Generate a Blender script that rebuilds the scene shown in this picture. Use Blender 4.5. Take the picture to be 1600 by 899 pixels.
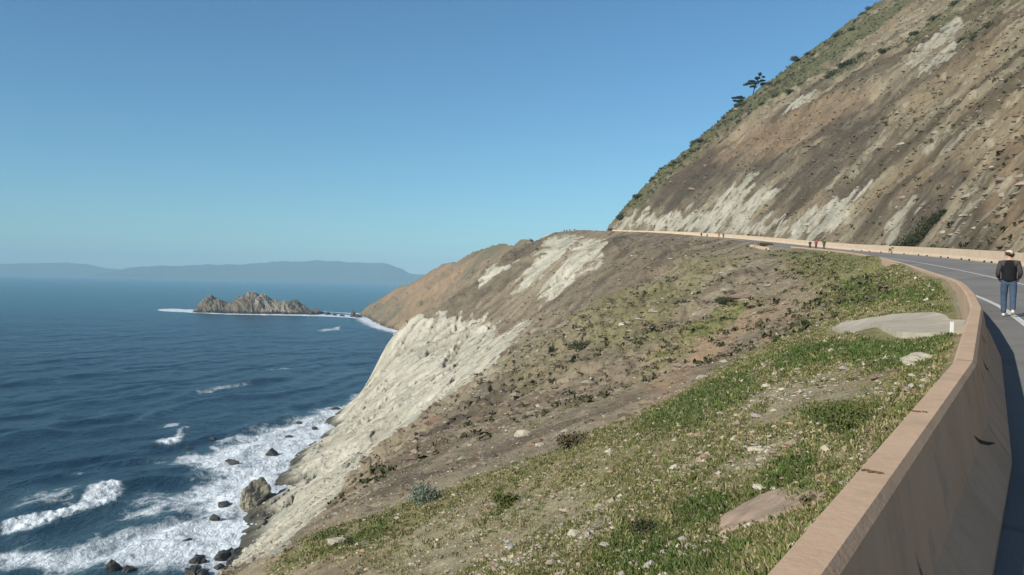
import bpy, bmesh, math, random
import numpy as np
from mathutils import Vector, Matrix
R=math.radians
for o in list(bpy.data.objects): bpy.data.objects.remove(o)
C=bpy.context.scene.collection
SC=bpy.context.scene
# ---------------------------------------------------------------- camera
cam=bpy.data.cameras.new('camera'); camo=bpy.data.objects.new('camera',cam); C.objects.link(camo); SC.camera=camo
cam.sensor_width=36; cam.lens=29.25; cam.clip_start=.05; cam.clip_end=60000
camo.matrix_world=Matrix.Translation((0,0,50.0))@Matrix.Rotation(R(90-.42),4,'X')@Matrix.Rotation(R(1.15),4,'Z')
# ---------------------------------------------------------------- sky, sun, exposure
SUN_EL=R(29); SUN_HEAD=R(50)            # shadows run 44 degrees to the right of straight ahead
w=bpy.data.worlds.new('World'); SC.world=w; w.use_nodes=True
nt=w.node_tree; bg=nt.nodes['Background']
sky=nt.nodes.new('ShaderNodeTexSky'); sky.sky_type='NISHITA'; sky.sun_disc=False
sky.sun_elevation=SUN_EL; sky.sun_rotation=SUN_HEAD+math.pi
sky.altitude=100; sky.air_density=1.0; sky.dust_density=.05; sky.ozone_density=3.0
tint=nt.nodes.new('ShaderNodeMix'); tint.data_type='RGBA'; tint.blend_type='MULTIPLY'; tint.inputs[0].default_value=1; tint.inputs[7].default_value=(.63,.945,1.06,1)
nt.links.new(sky.outputs[0],tint.inputs[6]); nt.links.new(tint.outputs[2],bg.inputs[0]); bg.inputs[1].default_value=.092
sd=bpy.data.lights.new('sun','SUN'); sd.energy=5.0; sd.angle=R(.53); sd.color=(1,.94,.83)
so=bpy.data.objects.new('sun',sd); C.objects.link(so)
L=Vector((math.sin(SUN_HEAD)*math.cos(SUN_EL),math.cos(SUN_HEAD)*math.cos(SUN_EL),-math.sin(SUN_EL)))
so.rotation_euler=L.to_track_quat('-Z','Y').to_euler(); so.location=(-40,-40,120)
SC.view_settings.view_transform='Standard'; SC.view_settings.look='None'; SC.view_settings.exposure=.22; SC.view_settings.gamma=1
SC.view_settings.use_curve_mapping=False
SC.cycles.use_denoising=True; SC.cycles.max_bounces=4; SC.cycles.diffuse_bounces=2; SC.cycles.glossy_bounces=2
SC.cycles.volume_bounces=0; SC.cycles.transparent_max_bounces=6
CAMZ=50.0
# ---------------------------------------------------------------- noise
def _h(ix,iy,seed):
    n=(ix.astype(np.int64)*374761393+iy.astype(np.int64)*668265263+seed*1442695041)&0xffffffff
    n=((n^(n>>13))*1274126177)&0xffffffff
    n=(n^(n>>16))&0xffffffff
    return n
def gnoise(x,y,seed=0):
    x=np.asarray(x,dtype=np.float64); y=np.asarray(y,dtype=np.float64)
    ix=np.floor(x).astype(np.int64); iy=np.floor(y).astype(np.int64)
    fx=x-ix; fy=y-iy
    u=fx*fx*fx*(fx*(fx*6-15)+10); v=fy*fy*fy*(fy*(fy*6-15)+10)
    def g(dx,dy):
        a=_h(ix+dx,iy+dy,seed).astype(np.float64)*(2*math.pi/4294967296.0)
        return np.cos(a)*(fx-dx)+np.sin(a)*(fy-dy)
    n0=g(0,0)*(1-u)+g(1,0)*u; n1=g(0,1)*(1-u)+g(1,1)*u
    return (n0*(1-v)+n1*v)*1.5
def fbm(x,y,oct=4,seed=0,gain=.5,lac=2.03):
    a=1.0; s=0; t=0
    for o in range(oct):
        s=s+a*gnoise(x,y,seed+o*17); t+=a; a*=gain; x=x*lac+13.7; y=y*lac-7.1
    return s/t
def ridged(x,y,oct=4,seed=0,gain=.55,lac=2.1):
    a=1.0; s=0; t=0
    for o in range(oct):
        s=s+a*(1-2*np.abs(gnoise(x,y,seed+o*23))); t+=a; a*=gain; x=x*lac+3.7; y=y*lac-17.1
    return s/t
def sstep(a,b,x):
    t=np.clip((x-a)/(b-a),0,1); return t*t*(3-2*t)
# ---------------------------------------------------------------- road line (sea-side barrier), x, y, height of barrier top above the camera
CURVE=np.array([
(-150,-190,-12.0),(-95,-125,-8.0),(-45,-62,-4.2),(-17.5,-26,-2.1),(-5.2,-7,-1.12),(0.68,2.17,-.75),(3.50,6.5,-.54),(6.80,12.3,-.237),(11.05,20.5,.16),(14.3,27,.33),(17.5,34,.56),
(21.7,44,1.04),(27.7,60,1.98),(35.1,83,3.38),(42.6,112,5.1),(48.2,145,7.1),(52.2,190,10.4),(53.2,250,15.0),
(47,300,18.75),(36.6,340,21.4),(28.0,370,23.4),(18.5,400,23.4),(12,440,22.4),(10,500,25.6),(12,580,30.2),(14,650,34.5),(2,780,37),(-36,900,32),
(-73,990,22),(-122,1080,1.5),(-177,1150,-24),(-216,1180,-50),(-240,1195,-62)],dtype=float)
def _catmull(P,step=1.0):
    out=[]
    n=len(P)
    for i in range(n-1):
        p0=P[max(i-1,0)]; p1=P[i]; p2=P[i+1]; p3=P[min(i+2,n-1)]
        L=np.hypot(*(p2-p1)[:2]); k=max(2,int(L/step))
        d1=np.hypot(*(p2-p1)[:2])**.5; d0=max(np.hypot(*(p1-p0)[:2])**.5,1e-6) if i>0 else d1
        d2=np.hypot(*(p3-p2)[:2])**.5 if i<n-2 else d1
        if i==0: p0=2*p1-p2
        if i==n-2: p3=2*p2-p1
        m1=(p2-p1)/d1-(p2-p0)/(d0+d1)+(p1-p0)/d0; m2=(p2-p1)/d1-(p3-p1)/(d1+d2)+(p3-p2)/d2
        m1*=d1; m2*=d1
        for j in range(k):
            t=j/k; t2=t*t; t3=t2*t
            out.append((2*t3-3*t2+1)*p1+(t3-2*t2+t)*m1+(-2*t3+3*t2)*p2+(t3-t2)*m2)
    out.append(P[-1]); return np.array(out)
def _build_curve():
    P=_catmull(CURVE,1.0)
    s=np.concatenate([[0],np.cumsum(np.hypot(np.diff(P[:,0]),np.diff(P[:,1])))])
    S=np.arange(0,s[-1],1.0)
    Q=np.stack([np.interp(S,s,P[:,k]) for k in range(3)],1)
    # smooth plan and height a little
    for k in range(3):
        for r in range(6):
            q=Q[:,k].copy(); q[1:-1]=.25*Q[:-2,k]+.5*Q[1:-1,k]+.25*Q[2:,k]; Q[:,k]=q
    for r in range(60):
        q=Q[:,2].copy(); q[1:-1]=.25*Q[:-2,2]+.5*Q[1:-1,2]+.25*Q[2:,2]; Q[:,2]=q
    i0=int(np.argmin(np.hypot(Q[:,0],Q[:,1])))
    return S-S[i0],Q
SS,CQ=_build_curve()
WALLH=0.8
TX=np.gradient(CQ[:,0]); TY=np.gradient(CQ[:,1]); _n=np.hypot(TX,TY); TX/=_n; TY/=_n
CZ=CQ[:,2]-WALLH+CAMZ          # road level at the sea-side barrier, world z
def at(s,q,dz=0.0):
    """world point at arclength s (0 beside the camera), q metres to the hill side of the barrier line"""
    x=np.interp(s,SS,CQ[:,0]); y=np.interp(s,SS,CQ[:,1]); tx=np.interp(s,SS,TX); ty=np.interp(s,SS,TY)
    l=np.hypot(tx,ty); tx=tx/l; ty=ty/l
    return x+ty*q, y-tx*q, np.interp(s,SS,CZ)+dz
def sq(x,y):
    x=np.asarray(x,float).ravel(); y=np.asarray(y,float).ravel()
    S=np.empty_like(x); Qo=np.empty_like(x); idx=np.arange(0,len(SS),6)
    for a in range(0,len(x),200000):
        X=x[a:a+200000]; Y=y[a:a+200000]
        best=np.full(X.shape,1e18); bi=np.zeros(X.shape,int)
        for i in idx:
            d=(X-CQ[i,0])**2+(Y-CQ[i,1])**2; m=d<best; best[m]=d[m]; bi[m]=i
        s=SS[bi].copy()
        for it in range(3):
            cx=np.interp(s,SS,CQ[:,0]); cy=np.interp(s,SS,CQ[:,1]); tx=np.interp(s,SS,TX); ty=np.interp(s,SS,TY)
            s=s+np.clip((X-cx)*tx+(Y-cy)*ty,-8,8)*(.8 if it<2 else 1)
        cx=np.interp(s,SS,CQ[:,0]); cy=np.interp(s,SS,CQ[:,1]); tx=np.interp(s,SS,TX); ty=np.interp(s,SS,TY)
        S[a:a+200000]=s; Qo[a:a+200000]=(X-cx)*ty-(Y-cy)*tx
    return S,Qo
# ---------------------------------------------------------------- slope below the road: x, y, height relative to the camera
CTRL=[(-51.0,335.0,-29.40),(-56.9,333.0,-42.18),(-41.6,340.0,-17.85),(-29.2,347.0,-10.74),(-16.8,362.0,2.44),(-0.3,372.0,12.86),(14.4,386.0,21.06),(-23.5,310.0,-19.57),(0.3,250.0,-15.39),(17.7,230.0,-1.42),(33.7,220.0,7.44),(-35.0,232.0,-36.45),(-43.5,192.0,-45.56),(-13.5,182.0,-25.51),(-24.5,163.0,-33.78),(-4.6,160.0,-19.81),(0.3,172.0,-15.89),(11.1,142.0,-8.52),(20.3,132.0,-2.64),(30.0,130.0,1.60),(41.4,135.0,4.77),(15.3,60.0,-5.24),(20.8,60.0,-1.89),(29.6,70.0,1.13),(16.0,32.0,0.15),(8.4,16.0,-0.66),(7.3,14,-.72),(8.3,18.0,-0.66),(5.4,14.0,-1.18),(3.7,12.0,-1.77),(2.2,7.0,-1.90),(1.3,5.5,-1.92),(5.0,32.0,-4.83),(1.2,14.0,-3.86),(1.6,28.0,-5.58),(-1.1,16.0,-5.21),(-2.9,28.0,-7.01),(-7.0,29.0,-8.86),(-5.5,21.0,-7.55),(0.1,9.0,-3.19),(-8.3,46.0,-11.87),(-6.7,56.0,-12.22),(-2.4,68.0,-11.57),(5.9,75.0,-9.12),(12.7,82.0,-6.06),(22.0,95.0,-2.49),(-14.5,48.0,-16.77),(-17.4,72.0,-20.33),(-15.3,102.0,-21.22),(-9.6,130.0,-19.42),(-0.9,150.0,-14.11),(-34.3,152.0,-42.88),(-28.3,157.0,-36.87),(22.1,290.0,9.36),(33.0,310.0,14.96),(11.2,290.0,-2.01),(-35.2,290.0,-27.50),
(-47,147,-50.5),(-54.5,178.7,-50.5),(-57,211,-50.5),(-59,275,-50.5),(-62,321,-50.5),(-63,338,-51),(-56,375,-51),(-44,430,-51),
(-62,150,-56),(-70,178,-56),(-72,211,-57),(-73,275,-57),(-76,321,-57),(-77,340,-57),(-70,385,-57),(-95,150,-60),(-100,210,-62),(-100,275,-62),(-104,340,-62),(-95,400,-60),(-80,460,-60),(-110,100,-58),(-120,300,-58),(-120,420,-58),
(-47,110,-50),(-49,70,-50),(-53,30,-50),(-75,60,-59),(-80,0,-59),(-60,-40,-51),(-58,0,-50),(-30,0,-27),(-33,40,-31),(-32,70,-33),(-32,110,-35),(-12,0,-9),(-28,-30,-18),(-40,-50,-28),(-20,12,-17),(-19,25,-17.5)]

def _tps_fit(P):
    X=P[:,:2]/100; n=len(X)
    r=np.hypot(X[:,None,0]-X[None,:,0],X[:,None,1]-X[None,:,1]); K=np.where(r>0,r*r*np.log(r+1e-12),0)
    K+=np.eye(n)*2e-5
    A=np.zeros((n+3,n+3)); A[:n,:n]=K; A[:n,n]=1; A[:n,n+1:]=X; A[n,:n]=1; A[n+1:,:n]=X.T
    return np.linalg.solve(A,np.concatenate([P[:,2],[0,0,0]]))
def wall_pts():
    out=[]
    for s in list(range(-60,30,4))+list(range(30,420,12)):
        x,y,z=at(s,-.35)
        drop=np.interp(s,[0,12,16,22,27,36,50,135,160,200],[.5,.55,.68,.66,.48,.34,.30,.30,.35,.1])
        out.append((x,y,z+WALLH-drop-CAMZ))
    return np.array(out)
TP=np.concatenate([np.array(CTRL,float),wall_pts()])
TW=_tps_fit(TP)
def tps(x,y):
    X=TP[:,:2]/100; n=len(X); x=x/100; y=y/100
    out=TW[n]+TW[n+1]*x+TW[n+2]*y
    for i in range(n):
        r2=(x-X[i,0])**2+(y-X[i,1])**2+1e-12
        out=out+TW[i]*(.5*r2*np.log(r2))
    return out
HQ=np.array([0,1.5,4,9,26,42,52,68,91,119,200,300,500]); HZ=np.array([0,.3,3.4,9.2,26.5,39,48.5,61,77,99,156,208,250])
ROADW=9.6
CROSS=0.03
def hillbase(s):
    return ROADW+.6+np.where(s>377,(s-377)*.9,0)+np.where(s<0,0,0)
def height(x,y,full=True):
    """world z of the land (no fine detail)"""
    sh=np.shape(x); x=np.asarray(x,float).ravel(); y=np.asarray(y,float).ravel()
    s,q=sq(x,y)
    zr=np.interp(s,SS,CZ)
    low=tps(np.clip(x,-140,200),np.clip(y,-60,470))+CAMZ
    low=np.maximum(low,-8)
    ridge=zr-np.interp(s,[560,900,1100,1250],[1.15,.85,.8,.8])*np.abs(q)-.1
    w=sstep(400,450,s)
    left=low*(1-w)+ridge*w
    left=np.where(s<-40, low*sstep(-90,-40,s)+(zr-.55*np.abs(q))*(1-sstep(-90,-40,s)),left)
    hb=hillbase(s)
    hz=np.interp(q-hb,HQ,HZ)
    road=zr+CROSS*np.clip(q,0,60)-.06
    right=road+np.where(q>hb,hz,0)
    wf=sstep(430,520,s)
    right=right*(1-wf)+ridge*wf
    b=sstep(-.02,.25,q)
    z=left*(1-b)+right*b
    return z.reshape(sh),s.reshape(sh),q.reshape(sh)
MASKS=[('white',1,[(-34.1,330.7),(-24.7,323.8),(-14.0,308.2),(-5.1,279.3),(-1.4,216.8),(-1.1,184.4),(-3.3,134.3),(-6.5,122.6),(-14.7,171.9),(-13.1,111.9),(-15.8,106.5),(-17.0,95.1),(-13.2,63.7),(-14.2,61.5),(-7.1,27.8),(-6.85,24.46),(-46,128),(-80,120),(-90,200),(-90,300),(-80,349),(-44,349)]),
('white',1,[(1.9,303.9),(3.6,319.3),(11.3,335.4),(15.9,367.5),(27.8,349.9),(25.1,330.7),(16.2,312.6),(9.3,301.8)]),
('white',1,[(9.1,260.3),(11.2,291.4),(18.1,297.6),(25.4,328.4),(31.6,333.1),(34.9,295.5),(30.7,277.4),(23.9,271.6),(18.0,260.3),(11.9,254.9)]),
('white',0.8,[(-14.2,335.4),(-13.5,347.4),(-5.5,347.4),(-0.2,337.8),(-7.7,333.1)]),
('white',0.9,[(24.1,262.2),(26.6,271.6),(29.3,267.8),(25.7,258.5)]),
('white',0.8,[(-1.3,207.8),(2.6,256.7),(5.2,216.8),(1.0,195.1),(-2.5,184.4)]),
('white',0.35,[(-11.2,189.7),(-6.0,184.4),(-1.1,179.3),(3.6,176.8),(8.2,174.3),(13.4,171.9),(6.0,127.0),(2.7,108.0),(0.2,94.5),(-1.9,90.6),(-3.8,86.8),(-8.7,97.9),(-10.4,140.1)]),
('white',0.9,[(45.6,357.3),(47.3,362.4),(52.8,347.4),(59.2,323.8),(65.1,299.7),(67.0,283.3),(64.2,275.4),(57.6,314.8),(51.4,337.8)]),
('white',0.7,[(62.6,287.3),(67.3,289.3),(73.2,291.4),(78.7,283.3),(78.5,269.7),(72.5,264.0),(78.2,253.1),(77.2,244.3),(68.6,242.6),(70.1,229.3),(69.0,204.9),(71.0,189.7),(72.9,176.8),(72.0,170.6),(66.2,164.7),(63.4,167.1),(65.0,189.7),(66.4,216.8),(66.2,239.2),(65.3,264.0)]),
('white',0.5,[(60.1,136.2),(63.5,138.2),(65.2,136.2),(62.8,127.9),(58.5,126.1)]),
('white',0.35,[(54.3,107.2),(57.5,110.3),(59.1,109.5),(60.8,108.8),(60.0,102.8),(59.6,97.9),(54.2,88.7),(53.2,92.5),(49.3,88.1),(51.8,97.2)]),
('white',0.7,[(105.0,326.1),(111.0,333.1),(113.7,306.1),(105.2,308.2)]),
('white',0.55,[(118.8,256.7),(128.0,267.8),(135.9,271.6),(146.1,279.3),(128.5,239.2),(112.8,218.3),(113.1,232.6)]),
('white',0.35,[(76.6,200.6),(82.0,199.2),(85.8,199.2),(90.1,200.6),(87.6,191.0),(83.6,189.7),(79.2,187.0),(74.6,189.7)]),
('white',0.4,[(77.7,159.1),(82.4,161.3),(80.2,144.1),(75.2,129.7),(73.8,138.2),(74.2,147.2)]),
('dark',0.7,[(77.2,253.1),(84.3,246.1),(92.4,258.5),(101.8,273.5),(107.6,262.2),(98.9,216.8),(88.2,197.8),(81.5,197.8),(75.6,202.1),(72.9,216.8),(72.1,235.9)]),
('dark',0.7,[(63.8,140.1),(68.6,140.1),(70.2,137.2),(71.3,133.4),(67.7,116.7),(64.2,116.7),(59.9,115.1),(56.4,115.9),(58.8,128.8),(61.2,128.8)]),
('dark',0.65,[(54.6,359.9),(62.3,357.3),(69.4,352.3),(82.5,340.2),(86.0,314.8),(88.0,289.3),(83.1,247.8),(81.1,269.7),(77.6,291.4),(71.5,295.5),(65.1,299.7),(60.2,326.1),(53.2,349.9)]),
('dark',0.6,[(75.6,202.1),(78.2,189.7),(82.4,189.7),(82.6,180.5),(77.3,174.3),(71.8,167.1),(70.3,176.8)]),
('dark',0.5,[(62.8,154.6),(66.0,156.8),(70.1,156.8),(70.3,148.2),(64.2,142.1),(60.4,138.2)]),
('dark',0.55,[(6.2,260.3),(11.3,251.3),(16.7,216.8),(24.8,258.5),(31.1,271.6),(44.8,279.3),(38.8,314.8),(27.8,269.7),(16.3,223.0),(10.3,219.9)]),
('dark',0.6,[(-7.9,52.7),(-8.4,70.8),(-8.0,82.6),(-6.7,91.2),(-4.9,95.1),(-2.8,98.6),(1.0,98.6),(-0.3,72.8),(-2.1,66.9),(-3.6,61.5),(-3.9,47.7),(-4.2,40.3),(-4.7,33.3)]),
('dark',0.45,[(-28.9,317.0),(-19.4,319.3),(-9.7,319.3),(-1.3,321.5),(7.4,326.1),(16.7,372.8),(8.3,378.0),(-3.0,359.9),(-16.1,347.4),(-23.5,340.2),(-30.3,330.7)]),
('dark',0.35,[(38.1,312.6),(45.4,283.3),(59.1,297.6),(46.7,203.5),(39.7,199.2),(33.2,185.7),(27.7,174.3),(22.4,161.3),(18.0,165.9),(13.4,171.9),(9.8,192.3),(5.3,221.4),(15.7,254.9),(23.1,262.2),(31.1,271.6)]),
('scrub',0.85,[(96.7,367.5),(113.8,386.1),(122.7,383.4),(131.4,380.7),(140.0,378.0),(149.5,378.0),(159.1,378.0),(169.8,380.7),(170.6,352.3),(160.8,349.9),(152.2,349.9),(143.6,349.9),(134.1,347.4),(124.7,345.0),(115.4,342.6),(105.9,349.9)]),
('scrub',0.9,[(119.8,326.1),(133.0,337.8),(131.5,312.6),(124.7,310.4)]),
('scrub',0.7,[(128.3,299.7),(139.8,297.6),(149.9,299.7),(157.8,297.6),(147.2,277.4),(139.8,277.4),(132.5,277.4)]),
('scrub',0.7,[(123.5,239.2),(128.0,237.6),(121.7,213.8),(118.5,213.8)]),
('scrub',0.5,[(157.8,297.6),(151.0,262.2),(137.8,227.7),(129.5,224.6)]),
('scrub',0.6,[(51.5,367.5),(59.8,367.5),(68.1,367.5),(77.0,370.1),(85.4,370.1),(95.9,367.5),(92.6,359.9),(79.6,362.4),(65.4,359.9),(52.2,362.4),(44.6,367.5)]),
('scrub',0.55,[(7.2,682.8),(-3.0,359.9),(-46.8,861.4),(-76.7,904.9),(-110.7,1027.1)]),
('orange',0.5,[(80.8,333.1),(94.7,347.4),(99.0,330.7),(101.3,310.4),(105.4,299.7),(109.1,289.3),(111.6,277.4),(110.9,258.5),(109.1,239.2),(107.2,249.6),(103.4,256.7),(97.7,262.2),(91.0,265.9),(87.1,279.3),(83.1,295.5)]),
('orange',0.55,[(61.1,108.0),(64.5,111.1),(67.9,114.3),(71.6,117.5),(64.9,106.5),(58.5,95.8),(53.4,87.4),(48.8,79.8),(45.2,73.8),(48.5,83.2),(54.3,94.5)]),
('orange',0.5,[(-186.9,1133.5),(-114.0,1056.5),(-55.3,892.2),(-16.7,359.9),(-62.5,814.2),(-107.8,879.8)]),
('orange',1,[(6.0,36.5),(11.4,62.4),(14.0,69.3),(16.5,73.3),(19.2,77.6),(21.7,78.1),(24.1,78.1),(25.0,73.8),(23.3,70.3),(19.5,68.3),(16.9,64.1),(11.1,46.1),(7.5,36.5),(3.59,20.37)]),
('green',0.72,[(-7.27,24.11),(-6.9,25.5),(-6.5,27.2),(-5.6,26.8),(-4.8,26.6),(-4.0,26.2),(-3.3,26.1),(-2.7,26.1),(-1.7,25.7),(-0.7,25.5),(0.04,24.63),(0.69,23.12),(1.26,21.7),(1.9,22.48),(3.2,29.0),(3.31,21.1),(5.6,31.3),(6.8,33.3),(8.0,34.8),(9.3,36.5),(11.8,40.3),(14.2,41.8),(16.1,42.6),(18.1,43.9),(20.0,44.8),(24.8,59.8),(29.6,77.0),(36.8,104.3),(40.1,124.3),(45.4,155.7),(45.5,185.7),(46.3,169.5),(45.7,151.4),(43.4,131.5),(41.6,116.7),(39.4,102.8),(31.2,73.8),(24.5,53.0),(20.4,41.8),(15.5,30.0),(11.93,22.63),(7.72,14.73),(5.54,10.96),(4.35,8.94),(3.61,7.76),(3.14,7.09),(2.93,6.94),(2.71,6.74),(2.49,6.51),(2.24,6.11),(1.93,5.54),(1.62,4.88),(1.33,4.21),(1.12,3.73),(1.2,4.39),(1.29,5.27),(1.3,5.98),(1.25,6.56),(1.14,6.99),(1.0,7.34),(0.83,7.66),(0.65,8.04),(0.45,8.39),(0.23,8.81),(-0.01,9.46),(-0.31,11.04),(-0.74,13.35),(-1.19,14.43),(-1.69,15.37),(-2.23,16.26),(-2.81,17.08),(-3.47,18.07),(-4.2,19.12),(-5.03,20.37),(-6.03,22.01)]),
('lush',0.9,[(9.9,33.8),(10.2,31.3),(6.38,17.94),(6.73,17.44),(7.15,16.84),(7.63,16.49),(7.81,15.7),(7.84,14.73),(5.14,10.0),(5.2,10.81),(5.06,11.28),(5.06,12.36),(5.1,13.73),(5.53,16.61)]),
('lush',0.7,[(3.22,20.51),(3.72,20.37),(4.18,20.08),(4.65,19.94),(5.11,19.39),(5.63,19.12),(4.51,14.53),(4.01,14.32),(3.57,14.32),(3.34,15.26),(3.06,16.26)]),
('lush',0.8,[(3.83,10.96),(3.95,10.44),(4.01,9.86),(4.03,9.26),(3.98,8.57),(3.52,7.39),(3.27,7.29),(3.39,8.1),(3.47,8.94)]),
('lush',0.9,[(1.89,8.69),(2.12,8.69),(2.26,8.21),(2.35,7.71),(2.09,7.39),(1.92,7.6),(1.74,7.87)]),
('lush',1,[(1.72,6.79),(1.93,6.47),(1.94,5.62),(1.69,5.38),(1.54,5.74)]),
('lush',0.7,[(1.22,8.94),(1.44,8.57),(1.63,8.21),(1.75,7.39),(1.73,6.29),(1.12,3.73),(1.2,4.42),(1.29,5.31),(1.31,6.07),(1.23,6.6),(1.12,7.04),(0.96,7.39)]),
('lush',0.6,[(27.6,73.3),(28.7,69.8),(24.3,54.6),(19.8,41.2),(14.8,28.8),(11.04,21.1),(11.88,24.11),(13.5,29.2),(15.1,34.8),(17.9,43.9)]),
('lush',0.8,[(2.86,8.33),(2.99,7.93),(3.09,7.5),(2.56,6.33),(2.6,7.09),(2.54,7.71)]),
('lush',0.6,[(-0.47,18.59),(0.02,17.82),(0.48,17.08),(0.45,15.59),(-0.29,16.72)]),
('lush',0.5,[(-6.7,27.8),(-5.5,26.4),(-4.6,25.7),(-3.58,24.11),(-2.69,22.79),(-2.89,19.52),(-3.82,20.51),(-4.88,21.7)]),
('stony',0.9,[(3.74,13.73),(4.26,14.43),(4.29,13.26),(4.39,12.44),(4.52,11.84),(4.66,11.35),(4.44,10.15),(4.01,8.63),(4.12,9.66),(3.95,9.93),(3.79,10.29),(3.6,10.58),(3.39,10.89)]),
('stony',0.7,[(-4.04,20.8),(-3.35,20.51),(-2.71,20.37),(-2.07,20.22),(-1.43,19.94),(-0.83,19.39),(-0.26,18.72),(0.26,18.07),(0.76,17.44),(1.35,16.49),(1.86,15.48),(1.69,12.1),(1.51,9.46),(1.25,9.32),(0.99,9.13),(0.75,8.94),(0.49,9.32),(0.22,10.0),(-0.1,11.35),(-0.52,13.16),(-0.98,14.02),(-1.58,15.59),(-2.26,17.08),(-3.05,18.72)]),
('stony',0.6,[(2.32,11.76),(2.54,11.44),(2.76,11.12),(3.0,10.96),(3.13,10.29),(3.26,9.73),(2.9,8.45),(2.66,8.63),(2.38,8.69),(2.23,9.0),(2.06,9.32)]),
('olive',0.75,[(11.4,183.1),(16.0,179.3),(20.4,176.8),(24.8,174.3),(29.3,173.1),(33.1,165.9),(36.9,160.2),(28.0,117.5),(22.9,104.3),(18.4,91.9),(14.8,81.5),(12.3,75.4),(10.1,80.9),(10.0,107.2)]),
('green',0.7,[(16.5,82.1),(20.9,87.4),(23.7,85.6),(23.2,79.2),(20.5,76.0),(17.9,72.3),(15.0,71.8),(11.1,64.6),(11.0,70.3),(13.6,76.0)]),
('green',0.5,[(34.0,184.4),(39.0,181.8),(44.3,180.5),(43.2,148.2),(33.9,126.1),(29.5,121.7),(25.7,119.2)]),
('olive',0.35,[(-2.0,145.1),(2.9,173.1),(8.2,173.1),(10.7,115.1),(8.6,85.0),(5.0,77.6),(2.6,78.1),(0.2,79.8)]),
]
FOAM=[(0.98,[(-83.2,136.5),(-90.4,148.0),(-85.7,151.9),(-79.8,152.3),(-74.5,162.1),(-70.6,169.4),(-63.5,185.9),(-53.9,176.7),(-44.0,177.0),(-34.5,139.3),(-41.6,138.9),(-48.6,138.5),(-55.6,138.1),(-62.6,137.7),(-69.5,137.3),(-76.4,136.9)]),
(0.94,[(-95.9,221.2),(-89.3,234.3),(-81.0,274.2),(-71.9,321.6),(-60.0,329.9),(-46.1,254.8),(-42.0,199.3),(-50.7,176.5),(-57.8,176.0),(-71.6,175.0),(-75.3,167.7),(-78.8,161.0),(-83.2,179.1),(-79.7,190.3),(-75.3,206.3)]),
(0.8,[(-72.4,280.1),(-71.9,321.6),(-60.0,329.9),(-54.6,288.5),(-59.1,243.6),(-66.4,242.9)]),
(1,[(-99.8,163.4),(-96.6,168.5),(-93.2,175.8),(-95.2,191.9),(-96.2,197.3),(-89.3,194.8),(-85.7,188.6),(-84.4,180.6),(-88.7,169.0),(-91.3,159.3),(-96.6,158.2)]),
(0.72,[(-111.4,182.2),(-110.8,193.1),(-102.1,191.4),(-96.5,196.7),(-93.2,175.8),(-99.4,173.4),(-105.4,172.5)]),
(0.95,[(-104.6,242.8),(-105.2,250.6),(-104.4,259.0),(-107.3,272.4),(-104.9,272.6),(-101.4,259.4),(-95.6,245.7),(-98.2,240.6)]),
(0.8,[(-114.1,271.6),(-115.1,280.1),(-111.9,281.7),(-109.0,273.4)]),
(0.75,[(-184.8,791.0),(-177.2,826.3),(-178.7,873.6),(-164.9,797.9),(-174.9,774.1)]),
(0.6,[(-135.4,352.8),(-130.3,370.6),(-121.8,390.8),(-118.4,381.7),(-125.4,360.5),(-130.8,345.5)]),
(0.5,[(-110.5,208.0),(-103.5,215.1),(-101.5,212.4),(-108.3,205.5)]),
(0.5,[(-132.1,448.8),(-123.2,460.6),(-119.9,451.1),(-127.8,439.9)]),
(1,[(-484.0,1137.2),(-422.6,1100.3),(-370.8,1073.1),(-305.3,1075.0),(-247.0,1073.3),(-206.1,1054.2),(-149.5,976.6),(-108.1,913.5),(-112.9,953.8),(-157.8,1030.9),(-220.4,1127.4),(-266.9,1159.5),(-332.9,1172.0),(-408.0,1180.4),(-461.7,1202.1),(-497.8,1222.4),(-510.9,1200.3)]),
(0.35,[(-83.7,458.0),(-70.0,460.6),(-75.3,440.3),(-95.2,416.3)]),
]
SLAB_CLEAR=[(1.77,7.04),(1.93,7.55),(2.26,7.6),(2.49,7.24),(2.31,5.9),(2.1,5.66),(2.07,6.03),(2.0,6.38),(1.91,6.74)]
CHUTE=[(7.0,13.6),(9.1,13.8),(9.3,16),(10.8,19.8),(12.3,25.2),(13.1,29.2),(13.4,33.3),(12.3,33.4),(11.1,29.6),(9.8,26),(7.9,20.6),(6.8,16.4)]
DRAINS=[150.6, 145.2, 140.7, 134.2, 128.2, 121.8, 114.5, 110.4, 103.8, 100.6, 94.9, 91.8, 86.2, 83.7]
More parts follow.
